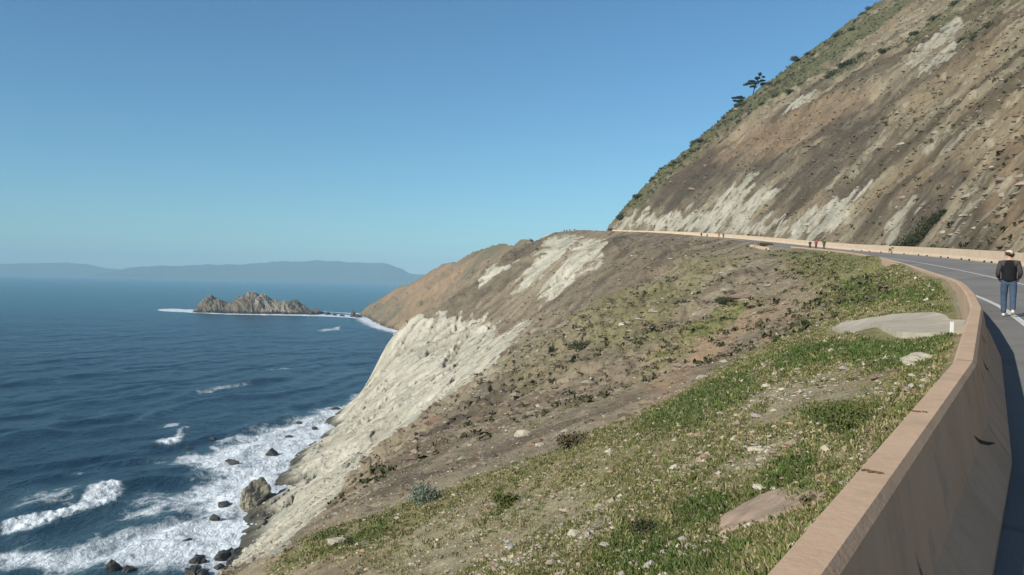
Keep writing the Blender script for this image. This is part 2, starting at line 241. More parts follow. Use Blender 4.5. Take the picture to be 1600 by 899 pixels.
SURF=[(-66.4, 233.0, (2.0, 1.7, 1.8), 11, 'pyramid-shaped dark rock alone in the white surf near the cliff'), (-73.5, 221.7, (3.0, 1.4, 0.8), 12, 'long flat dark rock in the surf below the pyramid-shaped rock'), (-65.9, 139.3, (1.3, 1.3, 1.9), 13, 'upright dark rock in the foam, larger of the near pair'), (-63.3, 139.4, (1.4, 1.0, 0.9), 14, 'low dark rock in the foam beside the upright one'), (-90.7, 254.2, (1.6, 1.0, 0.5), 15, 'small dark rock at the outer edge of the surf'), (-92.0, 240.3, (1.4, 0.8, 0.4), 16, 'small dark rock beside the curl of the middle breaker'), (-68.4, 258.6, (1.6, 1.2, 0.6), 17, 'small dark rock beyond the pyramid-shaped rock'), (-64.3, 274.9, (1.5, 1.1, 0.6), 18, 'small dark rock close under the pale cliff'), (-87.3, 212.9, (2.0, 0.9, 0.35), 19, 'thin dark rock awash below the middle breaker'), (-60.1, 155.8, (1.3, 0.8, 0.4), 20, 'small dark rock nearly covered by foam'), (-71.9, 283.9, (2.0, 1.2, 0.6), 21, 'dark rock in the foam far along the cliff foot'), (-59.9, 170.1, (1.1, 0.9, 1.0), 22, 'dark rock splashed by a small wave near the outcrop'), (-66.0, 315.9, (2.0, 1.5, 0.8), 23, 'farthest dark rock at the surf edge by the cliff'), (-61.7, 180.7, (1.6, 1.3, 1.0), 24, 'wet brown rock just off the large outcrop')]
BUSH_HILL=[(2.2, 319.3, 71.4), (2.4, 318.7, 75.1), (2.4, 315.1, 75.9), (2.2, 311.7, 76.8), (1.8, 318.1, 68.2), (1.8, 294.6, 72.0), (2.0, 290.9, 74.0), (2, 290.2, 80.6), (2, 292.5, 89.8), (2, 290.2, 95.1), (1.6, 241.8, 59.8), (1.6, 234.8, 59.0), (1.4, 226.4, 58.2), (2, 352.0, 51.7), (1.8, 346.8, 59.4), (2, 340.7, 61.8), (2, 333.0, 63.9), (2, 332.1, 67.6), (1.6, 352.7, 107.2), (2, 254.0, 79.2), (2, 247.3, 77.7)]
BB=(129.4,124.9)
TREE1=(103.7,372.8)
TREE2=(96.1,365.0)
NEARSH=[('silver_shrub', -2.36, 22.95, 0.55, 0.55, 2600, 0.035, 'm_silver', 'silvery grey-green shrub at the lower edge of the grassy slope', 31), ('dark_shrub', 1.56, 20.65, 0.4, 0.32, 1800, 0.035, 'm_scrubdry', 'dark reddish-brown shrub on the rim of the grassy slope', 32), ('weed_clump', 3.58, 8.39, 0.75, 0.13, 5200, 0.018, 'm_weed', 'yellowish spreading weed clump beside the near barrier', 33), ('olive_shrub', 8.0, 94.48, 1.5, 1.1, 2200, 0.1, 'm_scrub', 'round dark olive shrub below the rocky ledge on the middle slope', 34), ('low_shrub', 22.87, 89.93, 1.2, 0.6, 2000, 0.08, 'm_scrub', 'low dark green shrub at the top of the orange earth gully', 35), ('red_weed', -4.16, 22.01, 0.18, 0.15, 900, 0.03, 'm_scrubdry', 'small reddish-brown weed at the lower edge of the slope', 37), ('dry_twigs', 2.16, 5.86, 0.1, 0.08, 260, 0.02, 'm_scrubdry', 'dry brown twigs between the stone slab and the barrier', 38), ('leafy_weed', 1.41, 8.33, 0.16, 0.12, 900, 0.02, 'm_scrub', 'dark leafy weed in the bright green patch', 39), ('green_clump', -0.04, 17.44, 0.35, 0.25, 1600, 0.03, 'm_weed', 'bright green leafy clump in the middle of the stony grass', 40)]
STONES=[(-4.62, 22.79, 0.32, 0, 'flat pale stone at the lower left edge of the grass'), (0.1, 13.73, 0.12, 1, 'lavender grey stone in the stony grass'), (0.15, 17.82, 0.16, 0, 'pale tan stone above the green clump'), (1.24, 11.76, 0.1, 0, 'whitish angular stone in the middle of the grass'), (-1.38, 22.01, 0.14, 0, 'tan stone near the silver shrub'), (2.88, 9.59, 0.13, 0, 'pale stone in the gravelly patch'), (5.38, 10.96, 0.3, 0, 'pale stone in the grass closest to the barrier joint'), (2.06, 6.65, 0.06, 1, 'small white stone beside the reddish slab'), (1.38, 8.45, 0.07, 1, 'white stone in the bright green patch'), (0.82, 9.86, 0.12, 0, 'flat grey stone low in the foreground'), (1.12, 28.96, 0.3, 0, 'cream stone on the rim of the grassy slope'), (8.08, 35.02, 0.35, 0, 'cream stone at the lower end of the orange gully'), (30.03, 119.18, 0.7, 0, 'round white boulder high on the upper slope'), (31.53, 216.79, 0.9, 0, 'pale boulder on the dark slope under the far road'), (23.53, 107.24, 0.6, 0, 'angular pale stone between the gullies'), (0.71, 37.57, 0.5, 0, 'broad pale block in the brown earth of the spur'), (12.74, 93.81, 0.8, 0, 'upright pale block on the middle slope')]
# ---------------------------------------------------------------- helpers
def tag(o,label=None,cat=None,group=None,kind=None):
    if label: o['label']=label
    if cat: o['category']=cat
    if group: o['group']=group
    if kind: o['kind']=kind
    return o
def mesh_np(name,V,F,mat=None,parent=None,smooth=True,attrs=None,loc=None,colors=None):
    V=np.asarray(V,np.float32); F=np.asarray(F,np.int32)
    me=bpy.data.meshes.new(name); n=F.shape[1]
    me.vertices.add(len(V)); me.vertices.foreach_set('co',V.ravel())
    me.loops.add(F.size); me.loops.foreach_set('vertex_index',F.ravel())
    me.polygons.add(len(F)); me.polygons.foreach_set('loop_start',np.arange(0,F.size,n,dtype=np.int32)); 
    me.polygons.foreach_set('use_smooth',np.full(len(F),smooth))
    me.update(calc_edges=True)
    if colors is not None:
        a=me.color_attributes.new('Col','FLOAT_COLOR','POINT'); c=np.ones((len(V),4),np.float32); c[:,:colors.shape[1]]=colors; a.data.foreach_set('color',c.ravel())
    for k,v in (attrs or {}).items():
        a=me.attributes.new(k,'FLOAT','POINT'); a.data.foreach_set('value',np.asarray(v,np.float32).ravel())
    o=bpy.data.objects.new(name,me); C.objects.link(o)
    if mat: me.materials.append(mat)
    if parent: o.parent=parent
    if loc is not None: o.location=loc
    return o
def mesh_py(name,V,F,mat=None,parent=None,smooth=False,loc=None):
    me=bpy.data.meshes.new(name); me.from_pydata([tuple(map(float,v)) for v in V],[],F); me.update()
    if smooth: me.polygons.foreach_set('use_smooth',[True]*len(F))
    o=bpy.data.objects.new(name,me); C.objects.link(o)
    if mat: me.materials.append(mat)
    if parent: o.parent=parent
    if loc is not None: o.location=loc
    return o
def empty(name,loc,rz=0):
    o=bpy.data.objects.new(name,None); C.objects.link(o); o.location=loc; o.rotation_euler=(0,0,rz); o.empty_display_size=.3; return o
def mat(name,col=(.5,.5,.5),rough=.8,spec=.3):
    m=bpy.data.materials.new(name); m.use_nodes=True; b=m.node_tree.nodes['Principled BSDF']
    b.inputs['Base Color'].default_value=(*col,1); b.inputs['Roughness'].default_value=rough; b.inputs['Specular IOR Level'].default_value=spec
    return m
class NG:
    def __init__(s,m): s.t=m.node_tree; s.n=s.t.nodes; s.b=s.n['Principled BSDF']
    def new(s,t,**k):
        n=s.n.new(t)
        for a,b in k.items(): setattr(n,a,b)
        return n
    def l(s,a,b): s.t.links.new(a,b)
    def noise(s,scale,detail=5,rough=.55,vec=None,dist=0):
        n=s.new('ShaderNodeTexNoise'); n.inputs['Scale'].default_value=scale; n.inputs['Detail'].default_value=detail; n.inputs['Roughness'].default_value=rough; n.inputs['Distortion'].default_value=dist
        if vec: s.l(vec,n.inputs['Vector'])
        return n.outputs['Fac']
    def co(s): return s.new('ShaderNodeTexCoord').outputs['Object']
    def mapr(s,x,a,b,c,d):
        n=s.new('ShaderNodeMapRange'); s.l(x,n.inputs[0])
        for i,v in enumerate((a,b,c,d)): n.inputs[i+1].default_value=v
        return n.outputs[0]
    def math(s,op,a,b=None):
        n=s.new('ShaderNodeMath',operation=op)
        for i,v in enumerate((a,b)):
            if v is None: continue
            if isinstance(v,(int,float)): n.inputs[i].default_value=v
            else: s.l(v,n.inputs[i])
        return n.outputs[0]
    def mix(s,f,a,b,bt='MIX'):
        n=s.new('ShaderNodeMix',data_type='RGBA',blend_type=bt)
        for i,v in ((0,f),(6,a),(7,b)):
            if isinstance(v,(int,float)): n.inputs[i].default_value=v
            elif isinstance(v,tuple): n.inputs[i].default_value=(*v,1)
            else: s.l(v,n.inputs[i])
        return n.outputs[2]
    def attr(s,name,out='Fac'):
        n=s.new('ShaderNodeAttribute',attribute_name=name); return n.outputs[out]
    def bump(s,h,strength=.5,dist=.1,prev=None):
        n=s.new('ShaderNodeBump'); n.inputs['Strength'].default_value=strength; n.inputs['Distance'].default_value=dist; s.l(h,n.inputs['Height'])
        if prev: s.l(prev,n.inputs['Normal'])
        return n.outputs[0]
    def scaled(s,vec,sc):
        n=s.new('ShaderNodeMapping'); s.l(vec,n.inputs[0]); n.inputs['Scale'].default_value=sc; return n.outputs[0]
rng=np.random.default_rng(7)
# ---------------------------------------------------------------- land
def poly_mask(x,y,poly,feather):
    P=np.array(poly,float); out=np.zeros(x.shape)
    f=feather*2
    sel=np.where((x>P[:,0].min()-f)&(x<P[:,0].max()+f)&(y>P[:,1].min()-f)&(y<P[:,1].max()+f))[0]
    if len(sel)==0: return out
    X=x[sel]; Y=y[sel]; ins=np.zeros(len(X),bool); dm=np.full(len(X),1e9)
    for i in range(len(P)):
        a=P[i]; b=P[(i+1)%len(P)]; e=b-a; L2=e@e+1e-9
        t=np.clip(((X-a[0])*e[0]+(Y-a[1])*e[1])/L2,0,1)
        dm=np.minimum(dm,(X-a[0]-t*e[0])**2+(Y-a[1]-t*e[1])**2)
        if a[1]!=b[1]:
            c=((a[1]>Y)!=(b[1]>Y))&(X<(b[0]-a[0])*(Y-a[1])/(b[1]-a[1])+a[0]); ins^=c
    dm=np.sqrt(dm)*np.where(ins,1,-1)
    ff=feather if np.isscalar(feather) else feather[sel]
    out[sel]=sstep(-1,1,dm/ff)
    return out
def masks(x,y):
    d=np.hypot(x,y)
    fe=np.interp(np.median(d),[10,1200],[.3,20]) if False else None
    u=np.clip(d,3,900)
    wx=x+fbm(x/(.10*60)*1.0,y/6.0,4,91)*np.interp(d,[5,30,200,1000],[.5,1.6,6,18]); wy=y+fbm(x/6.0,y/6.0,4,57)*np.interp(d,[5,30,200,1000],[.8,3,8,22])
    ch={}
    for name,st,poly in MASKS:
        md=np.median(np.hypot(*np.array(poly).T)); f=np.interp(md,[6,30,150,400,900],[.2,.8,2.0,3.5,10])
        if name=='white': f*=.45
        m=poly_mask(wx,wy,poly,f)*st
        ch[name]=np.maximum(ch.get(name,0),m)
    return ch
def verge(ch,s,q):
    ch['green']=np.maximum(ch['green'],.72*sstep(165,135,s)*sstep(-14,-1,s)*sstep(-9,-3,q)*(q<.2)*(1-ch['stony'])); return ch
def all_masks(x,y):
    ch={k:np.zeros(len(x)) for k in('white','dark','scrub','orange','olive','green','lush','stony')}
    ch.update(masks(x,y)); ch['clear']=np.maximum(poly_mask(x,y,SLAB_CLEAR,.3),poly_mask(x,y,CHUTE,.8)); return ch
from concurrent.futures import ThreadPoolExecutor
def par(f,items):
    with ThreadPoolExecutor(4) as ex: list(ex.map(f,items))
def lerp(a,b,t): return a+(b-a)*t[:,None]
def col(*c): return np.array(c,float)[None,:]
def detail(x,y,z,s,q,ch):
    """displacement of the smooth land by rock, gully and rubble relief"""
    d=np.hypot(x,y)
    along=x*.78+y*.62; across=-x*.62+y*.78
    wall=sstep(1,14,-q)                    # below the road
    far=sstep(40,110,d)
    W=ch['white']*(q<0)
    dz=np.zeros_like(x)
    low=wall*(q<0)
    gy=ridged(across/11,along/55,3,11)
    dz+=low*far*(gy-.3)*1.7*(1-W*.8)*(1-sstep(430,520,s))
    dz+=low*far*fbm(x/7,y/7,5,5)*1.5*(1-W)*(1-.5*sstep(430,520,s))
    dz+=low*far*(ridged(x/3.2,y/3.2,4,6)-.3)*.45*(1-W)*(1-sstep(430,520,s))
    rk=ridged(x/13+fbm(x/9,y/9,2,3),y/17,5,31,.6)
    rk2=ridged(x/30+fbm(x/20,y/20,2,33)*.8,y/26,3,34,.5)
    dw=(rk-.35)*1.7+(rk2-.4)*3.0+(ridged(x/4.5,y/5,4,35)-.35)*.7-2.2*sstep(.62,.9,ridged(across/9+fbm(x/8,y/8,2,36)*.5,along/26,3,37))
    dz+=W*low*sstep(60,120,d)*np.minimum(dw+.5,1.1)*sstep(15,40,np.minimum(-q,60))
    # broken rock band across the near spur
    band=poly_mask(x,y,[(-30,45),(-32,150),(-12,165),(10,175),(24,140),(14,75),(-2,50)],8.0)*low
    bk=ridged(x/6+fbm(x/3,y/3,2,8)*.6,y/8,5,77,.62)
    dz+=band*(bk-.1)*.8*(1-W)
    dz-=band*sstep(.55,.85,ridged(x/9+fbm(x/4,y/4,2,18),y/14,3,79))*1.1*(1-W)
    # near apron
    nearw=low*(1-far)*sstep(.5,2.2,-q)
    dz+=nearw*(fbm(x/2.4,y/2.4,5,41)*.22+fbm(x/.5,y/.5,3,42)*.035)*(1-ch['clear'])
    dz+=low*sstep(12,40,d)*(1-far)*fbm(x/5,y/5,4,43)*.5*sstep(3,12,-q)*(1-ch['clear'])
    dz-=.09*(poly_mask(x,y,CHUTE,.5)>.1)
    # far headland
    fh=sstep(440,560,s)
    dz+=fh*sstep(640,860,s)*(ridged(s/70,s*0+.5,3,63)-.2)*5*np.exp(-(q/60)**2)
    fh=fh*sstep(570,700,s)
    dz+=fh*(ridged(s/45,q/130,4,61)-.3)*10*sstep(5,60,np.abs(q))+fh*(ridged(x/26,y/26,5,62)-.3)*7*sstep(3,30,np.abs(q))
    # hillside above the road
    fh=sstep(440,560,s); h=(q-hillbase(s)); hw=sstep(1,12,h)*(1-fh)
    ss=s+fbm(s/30,h/30,3,21)*14+h*.12
    dz+=hw*(ridged(ss/26,h/110,4,22,.5)-.25)*(1.0+2.6*sstep(8,50,h))
    dz+=hw*fbm(ss/8,h/14,5,24)*2.0+hw*(ridged(ss/4.5,h/6,4,25)-.3)*1.0
    dz+=sstep(.3,4,h)*(1-fh)*fbm(s/3.0,h/3.6,5,27)*1.1
    dz+=hw*ch['white']*(ridged(ss/5,h/9,4,29,.6)-.3)*1.3
    return dz
def land_color(x,y,z,s,q,ch,seed_):
    d=np.hypot(x,y); h=q-hillbase(s)
    along=x*.78+y*.62; across=-x*.62+y*.78
    n0=fbm(x/25,y/25,5,101); n1=fbm(x/4,y/4,5,102); n2=fbm(x/.9,y/.9,4,103); g=np.random.default_rng(seed_ or 0).normal(0,1,len(x))
    st=fbm(across/4+n0*2,along/34,5,104)
    c=lerp(col(.215,.162,.115),col(.30,.24,.172),np.clip(.5+.9*n0+.5*n1,0,1))
    c=lerp(c,col(.115,.087,.065),np.clip(.08+2.1*st+.5*n1,0,.8))
    # hill colours
    ss=s+n0*10+h*.12
    sh=fbm(ss/9,h/20,6,110); s2=fbm(ss/2.6,h/4.5,5,111); big=fbm(ss/40,h/60,4,112)
    hc=lerp(col(.175,.132,.092),col(.285,.235,.17),np.clip(.4+1.5*sh+1.1*s2,0,1))
    hc=lerp(hc,col(.20,.14,.088),np.clip(.1+1.4*big,0,.5))
    hc=lerp(hc,col(.095,.072,.053),np.clip(-.1+2.2*fbm(ss/7,h/15,6,114),0,.85))
    # pale rubble specks
    sp=sstep(.26,.44,fbm(ss/1.7,h/2.0,3,115)+.2*big+.12*sh)
    hc=lerp(hc,col(.38,.33,.25),sp*.45)
    bd=fbm(ss/30,h/75,4,116); hc=hc*(1-.5*sstep(.0,.28,bd))[:,None]
    hw=sstep(-.5,.5,h)
    c=lerp(c,hc,hw)
    fh=sstep(440,560,s)
    fc=lerp(col(.29,.19,.12),col(.17,.138,.10),np.clip(.5+1.6*fbm(x/60,y/60,4,120),0,1))
    fc=lerp(fc,col(.145,.125,.078),np.clip(.1+2.0*fbm(x/35,y/35,5,121)+.5*sstep(60,80,z),0,.9))
    c=lerp(c,fc,fh)
    D=ch['dark']; c=lerp(c,col(.078,.060,.048),np.clip(D*(1.0+1.1*n1),0,.92))
    O=ch['orange']; c=lerp(c,col(.33,.215,.14),np.clip(O*(.75+.8*n1),0,.9))
    W=ch['white']
    wc=lerp(col(.51,.475,.395),col(.34,.325,.27),np.clip(.38+1.5*fbm(across/6,along/16,5,130)+.5*n1,0,1))
    wc=lerp(wc,col(.20,.18,.14),sstep(.16,.42,fbm(across/2.2,along/5,5,131)+.25*n1)*.7); wc=lerp(wc,col(.17,.15,.115),sstep(.55,.85,ridged(across/9+fbm(x/8,y/8,2,36)*.5,along/26,3,37))*.75*(hw<.5)); wc=wc*(1-.22*(hw>.5))[:,None]; wc=lerp(wc,col(.30,.30,.235),sstep(.05,.35,fbm(x/9,y/12,5,133))*.55)
    ww=np.clip(sstep(.32,.52,W+.55*np.where(hw>.5,s2*1.3+sh*.6,n1*.6)*np.where(W>.9,.4,1)*(W>.02)),0,1)
    c=lerp(c,wc,ww*np.clip(W*1.4,0,1))
    S=ch['scrub']; ridge_s=sstep(348,368,s)*sstep(3,12,h)*(1-fh)
    S=np.maximum(S,ridge_s*.8)
    sn=np.clip(sstep(.3,.65,S+.9*n1+.3*n2),0,1)*(S>.03)
    c=lerp(c,lerp(col(.058,.062,.030),col(.12,.115,.06),np.clip(.5+1.3*n2,0,1)),sn*.85)
    # scattered low scrub over the hill
    c=lerp(c,col(.10,.09,.05),hw*sstep(.36,.5,fbm(x/3,y/3,4,140))*.7)
    Ol=ch['olive']; c=lerp(c,col(.185,.165,.075),np.clip(Ol*(.75+.9*n1),0,.85))
    G=ch['green']
    soil=lerp(col(.25,.18,.11),col(.38,.295,.19),np.clip(.4+.8*n2+.25*g,0,1))
    c=lerp(c,soil,np.clip(G*1.3,0,1)*(1-sstep(60,120,d)*.7))
    gg=np.clip(sstep(.30,.62,G*.95+.75*n1+.75*n2*np.interp(d,[5,60],[1,.6])+.10*g*np.interp(d,[10,80],[1,.4])-.12),0,1)*(G>.03)
    grass=lerp(col(.12,.13,.042),col(.19,.18,.07),np.clip(.5+1.4*fbm(x/2,y/2,4,105),0,1))
    c=lerp(c,grass,gg*.9*np.interp(d,[12,55],[.6,1]))
    Lu=ch['lush']; lg=np.clip(sstep(.35,.7,Lu+.7*n1+.5*n2),0,1)*(Lu>.03)
    c=lerp(c,lerp(col(.055,.105,.022),col(.10,.155,.04),np.clip(.5+1.4*n2,0,1)),lg*.85*np.interp(d,[12,55],[.5,1]))
    stn=ch['stony']; c=lerp(c,lerp(col(.27,.215,.16),col(.36,.30,.23),np.clip(.5+n2+.3*g,0,1)),np.clip(stn*(.6+1.0*n1+.6*n2),0,.9))
    # wet rock and seaweed at the waterline
    wet=sstep(3.2,.6,z+1.5*n1)*(q<-10)
    c=lerp(c,col(.05,.048,.04),wet*.9)
    c*= (1+.07*g*np.interp(d,[3,60,300],[1,.8,.5])[...])[:,None]*(1+.14*n2*np.interp(d,[5,200],[1,.6]))[:,None]
    # dirt shoulder beside the carriageway
    sh=((q>-.1)&(q<hillbase(s)+.6)); c=np.where(sh[:,None],lerp(c,col(.27,.225,.165),np.full(len(x),.7)),c)
    tw=np.clip(ww*W*1.5,0,1)[:,None]; c=c*(np.array([[.93,.97,.91]])*(1-tw)+np.array([[1.0,.985,.93]])*tw)
    return np.clip(c,.01,.8)
def build_land():
    dense=np.radians(np.arange(-37,37.01,.068)); az=np.concatenate([np.radians(np.arange(-110,-37,1.0)),dense,np.radians(np.arange(38,111,1.0))])
    D=np.exp(np.arange(math.log(.8),math.log(1450),.0036))
    A,Rr=np.meshgrid(az,D,indexing='ij')
    x=(np.sin(A)*Rr).ravel(); y=(np.cos(A)*Rr).ravel()
    z=np.full(len(x),-9.); s=np.zeros(len(x)); q=np.zeros(len(x)); c=np.full((len(x),3),.1)
    def work(k):
        sl=slice(k,min(k+60000,len(x))); X=x[sl]; Y=y[sl]
        zc,sc,qc=height(X,Y); s[sl]=sc; q[sl]=qc
        i=np.where(zc>-5)[0]
        if len(i):
            ch=verge(all_masks(X[i],Y[i]),sc[i],qc[i]); zi=zc[i]+detail(X[i],Y[i],zc[i],sc[i],qc[i],ch)
            zc[i]=zi; cc=c[sl]; cc[i]=land_color(X[i],Y[i],zi,sc[i],qc[i],ch,k)
        z[sl]=zc
    par(work,range(0,len(x),60000))
    na,nd=A.shape
    I=np.arange(na*nd).reshape(na,nd)
    F=np.stack([I[:-1,:-1],I[1:,:-1],I[1:,1:],I[:-1,1:]],-1).reshape(-1,4)[:,::-1]
    zz=z[F].max(1); hid=(s[F].min(1)>500)&(q[F].min(1)>60)
    F=F[(zz>-2.5)&~hid]
    used=np.zeros(len(x),bool); used[F.ravel()]=True; mp=np.cumsum(used)-1
    V=np.stack([x,y,z],1)[used]; F=mp[F]
    m=mat('land',rough=.95,spec=.12); g=NG(m); co=g.co()
    base=g.attr('Col','Color'); 
    f1=g.noise(9,6,.65,co); f2=g.noise(1.3,6,.6,co); f3=g.noise(45,4,.6,co)
    v=g.math('MULTIPLY',g.mapr(f1,.25,.75,.72,1.28),g.mapr(f2,.3,.7,.86,1.14))
    v=g.math('MULTIPLY',v,g.mapr(f3,.25,.75,.8,1.2))
    cc=g.new('ShaderNodeVectorMath',operation='SCALE'); g.l(base,cc.inputs[0]); g.l(v,cc.inputs['Scale'])
    g.l(cc.outputs[0],g.b.inputs['Base Color'])
    b=g.bump(f2,.5,.35); b=g.bump(f1,.55,.06,b); b=g.bump(f3,.5,.012,b); g.l(b,g.b.inputs['Normal'])
    o=mesh_np('terrain',V,F,m,colors=c[used]); tag(o,'dry brown coastal hillside and grassy slope falling to pale sea cliffs','hillside',kind='structure')
    print('land verts',len(V),'faces',len(F))
    return o
def ground(x,y):
    """height of the finished land at points"""
    x=np.atleast_1d(np.asarray(x,float)); y=np.atleast_1d(np.asarray(y,float))
    z,s,q=height(x,y); ch=verge(all_masks(x,y),s,q)
    return z+detail(x,y,z,s,q,ch),s,q,ch
build_land()
# ---------------------------------------------------------------- sea
def build_sea():
    az=np.concatenate([np.radians(np.arange(-100,-38,1.)),np.radians(np.arange(-38,16,.085))])
    D=np.exp(np.arange(math.log(45),math.log(14500),.0042))
    A,Rr=np.meshgrid(az,D,indexing='ij'); x=(np.sin(A)*Rr).ravel(); y=(np.cos(A)*Rr).ravel(); d=np.hypot(x,y)
    wx=x+fbm(x/9,y/14,5,201)*8; wy=y+fbm(x/9,y/14,4,202)*8
    foam=np.zeros(len(x)); brk=np.zeros(len(x))
    for k,(st,poly) in enumerate(FOAM):
        f={0:9,1:9,2:7,9:2.5}.get(k,1.6)
        if k in(3,5): f=2.6
        if k==4: f=7
        if k==11: f=5
        wv=.35 if k>=3 else 1
        m=poly_mask(x+(wx-x)*wv,y+(wy-y)*wv,poly,f); foam=np.maximum(foam,m*st)
        if k in(3,5): brk=np.maximum(brk,m)
    # foam fringe along the cliffs
    sel=(d<1250)&(x>-330)&(x<60); zz=np.full(len(x),-9.); 
    si=np.where(sel)[0]
    def hw(k):
        i=si[k:k+60000]; zz[i]=height(x[i],y[i])[0]
    par(hw,range(0,len(si),60000))
    foam=np.maximum(foam,np.where(d<500,sstep(-7,-.5,zz)*.8,sstep(-30,-6,zz)*1.15)*sel)
    swellphase=(x*math.cos(.34)-y*math.sin(.34))
    ph=swellphase+fbm(x/60,y/60,3,210)*26
    near=1/(1+(d/900)**2)
    z=near*(.55*np.sin(ph*2*math.pi/38)**3*(.5+fbm(x/70,y/120,2,211))+.32*np.sin(ph*2*math.pi/17+fbm(x/20,y/30,2,213)*3))
    z+=near*(.35*fbm(x/7,y/9,4,212)+.10*fbm(x/2,y/2.5,2,214))
    z+=brk*(.6+1.0*fbm(x/2.2,y/2.2,5,215))+foam*.25*fbm(x/2.5,y/2.5,3,216)
    # two swell lines standing up before they break
    def crest(x0,y0,x1,y1,h,wd):
        ex,ey=x1-x0,y1-y0; L=math.hypot(ex,ey); t=((x-x0)*ex+(y-y0)*ey)/L**2; n=((x-x0)*ey-(y-y0)*ex)/L
        n=n+6*np.sin(t*3)+fbm(x/15,y/15,2,5)*3
        return h*np.exp(-(n/wd)**2)*sstep(-.15,.2,t)*sstep(1.15,.8,t)
    z+=crest(-135,335,-112,410,1.3,4.5)+crest(-100,160,-84,205,1.0,4)+crest(-85,255,-73,300,1.0,4)+crest(-230,330,-190,430,1.0,7)+crest(-150,240,-128,300,.9,6)
    V=np.stack([x,y,z],1); na,nd=A.shape; I=np.arange(na*nd).reshape(na,nd)
    F=np.stack([I[:-1,:-1],I[1:,:-1],I[1:,1:],I[:-1,1:]],-1).reshape(-1,4)[:,::-1]
    # drop water under the land
    ok=~((zz[F].min(1)>1.0)); F=F[ok]
    m=mat('sea_water',(.012,.045,.085),.22,.32); g=NG(m); co=g.co()
    g.b.inputs['IOR'].default_value=1.33
    fo=g.attr('foam'); dist=g.attr('dist')
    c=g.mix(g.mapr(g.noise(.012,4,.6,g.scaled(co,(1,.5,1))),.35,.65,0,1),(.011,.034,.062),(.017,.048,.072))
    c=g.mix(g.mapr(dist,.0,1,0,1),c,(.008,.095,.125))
    c=g.mix(g.math('MULTIPLY',fo,.55),c,(.12,.22,.24))
    # lace of foam
    stv=g.scaled(co,(1,.6,1))
    n1=g.noise(.16,7,.66,stv,1.2); n2=g.noise(.55,6,.7,stv,.8); n3=g.noise(1.9,4,.7,co,.3)
    nn=g.math('ADD',g.math('MULTIPLY',n1,.55),g.math('ADD',g.math('MULTIPLY',n2,.33),g.math('MULTIPLY',n3,.18)))
    thr=g.math('SUBTRACT',.80,g.math('MULTIPLY',fo,.43))
    dif=g.math('SUBTRACT',nn,thr)
    fm=g.mapr(dif,-.05,.13,0,1)
    # tiny white caps out at sea
    c=g.mix(fm,c,(.72,.76,.78))
    g.l(c,g.b.inputs['Base Color'])
    g.l(g.mapr(fm,0,1,.24,.9),g.b.inputs['Roughness'])
    h=g.math('ADD',g.math('MULTIPLY',g.noise(.09,6,.6,g.scaled(co,(1,.55,1))),3.0),g.noise(.6,6,.65,g.scaled(co,(1,.6,1))))
    b=g.bump(h,.8,1.1); b=g.bump(fm,.5,.35,b)
    g.l(b,g.b.inputs['Normal'])
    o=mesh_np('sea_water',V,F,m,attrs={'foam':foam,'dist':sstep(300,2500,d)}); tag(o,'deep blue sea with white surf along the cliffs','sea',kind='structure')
build_sea()
# ---------------------------------------------------------------- far hills across the water
def far_hills(name,Dm,pts,label,col_):
    # pts: (x at that distance, height)
    xs=np.array([p[0] for p in pts],float); hs=np.array([p[1] for p in pts],float)
    u=np.linspace(xs[0],xs[-1],700); v=np.linspace(-900,900,60)
    U,Vv=np.meshgrid(u,v,indexing='ij'); H=np.interp(U,xs,hs)+fbm(U/400,Vv/400,5,300)*22*np.clip(np.interp(U,xs,hs)/120,0,1)
    Z=H*(1-(np.abs(Vv)/900)**1.5)+ridged(U/300,Vv/500,4,301)*18*(1-np.abs(Vv)/900)*np.clip(H/150,0,1)-4
    P=np.stack([U,Dm+Vv,Z],-1).reshape(-1,3); n0,n1=U.shape; I=np.arange(n0*n1).reshape(n0,n1)
    F=np.stack([I[:-1,:-1],I[1:,:-1],I[1:,1:],I[:-1,1:]],-1).reshape(-1,4)
    m=mat(name,col_,.95,.1); g=NG(m); g.l(g.mix(g.noise(.004,6,.6,g.co()),tuple(.6*c for c in col_),tuple(1.4*c for c in col_)),g.b.inputs['Base Color'])
    o=mesh_np(name,P,F,m); tag(o,label,'hills',kind='structure')
S_=11.5*1000/1300
def hp(px,py,D=11500):
    yh=424+.02*px; return ((px-800)/1300*D, 50+(yh-py)*D/1300)
far_hills('hills',11500,[(a,b) for a,b in [hp(185,424.5),hp(210,419),hp(250,416.5),hp(330,414.5),hp(400,413),hp(440,409.5),hp(480,408.2),hp(520,408.5),hp(545,411),hp(570,412),hp(590,411.5),hp(605,412),hp(625,420),hp(640,427),hp(665,430),hp(700,434),hp(760,439.5)]],'long blue mountain ridge across the water with a steep fall at its end',(.06,.085,.06))
far_hills('hills',13200,[hp(-160,419.5,13200),hp(-60,416,13200),hp(0,413.5,13200),hp(40,412.5,13200),hp(100,411.5,13200),hp(135,414,13200),hp(160,419,13200),hp(190,423,13200),hp(230,427.5,13200)],'faint lower ridge at the horizon beyond the open sea',(.06,.085,.06))
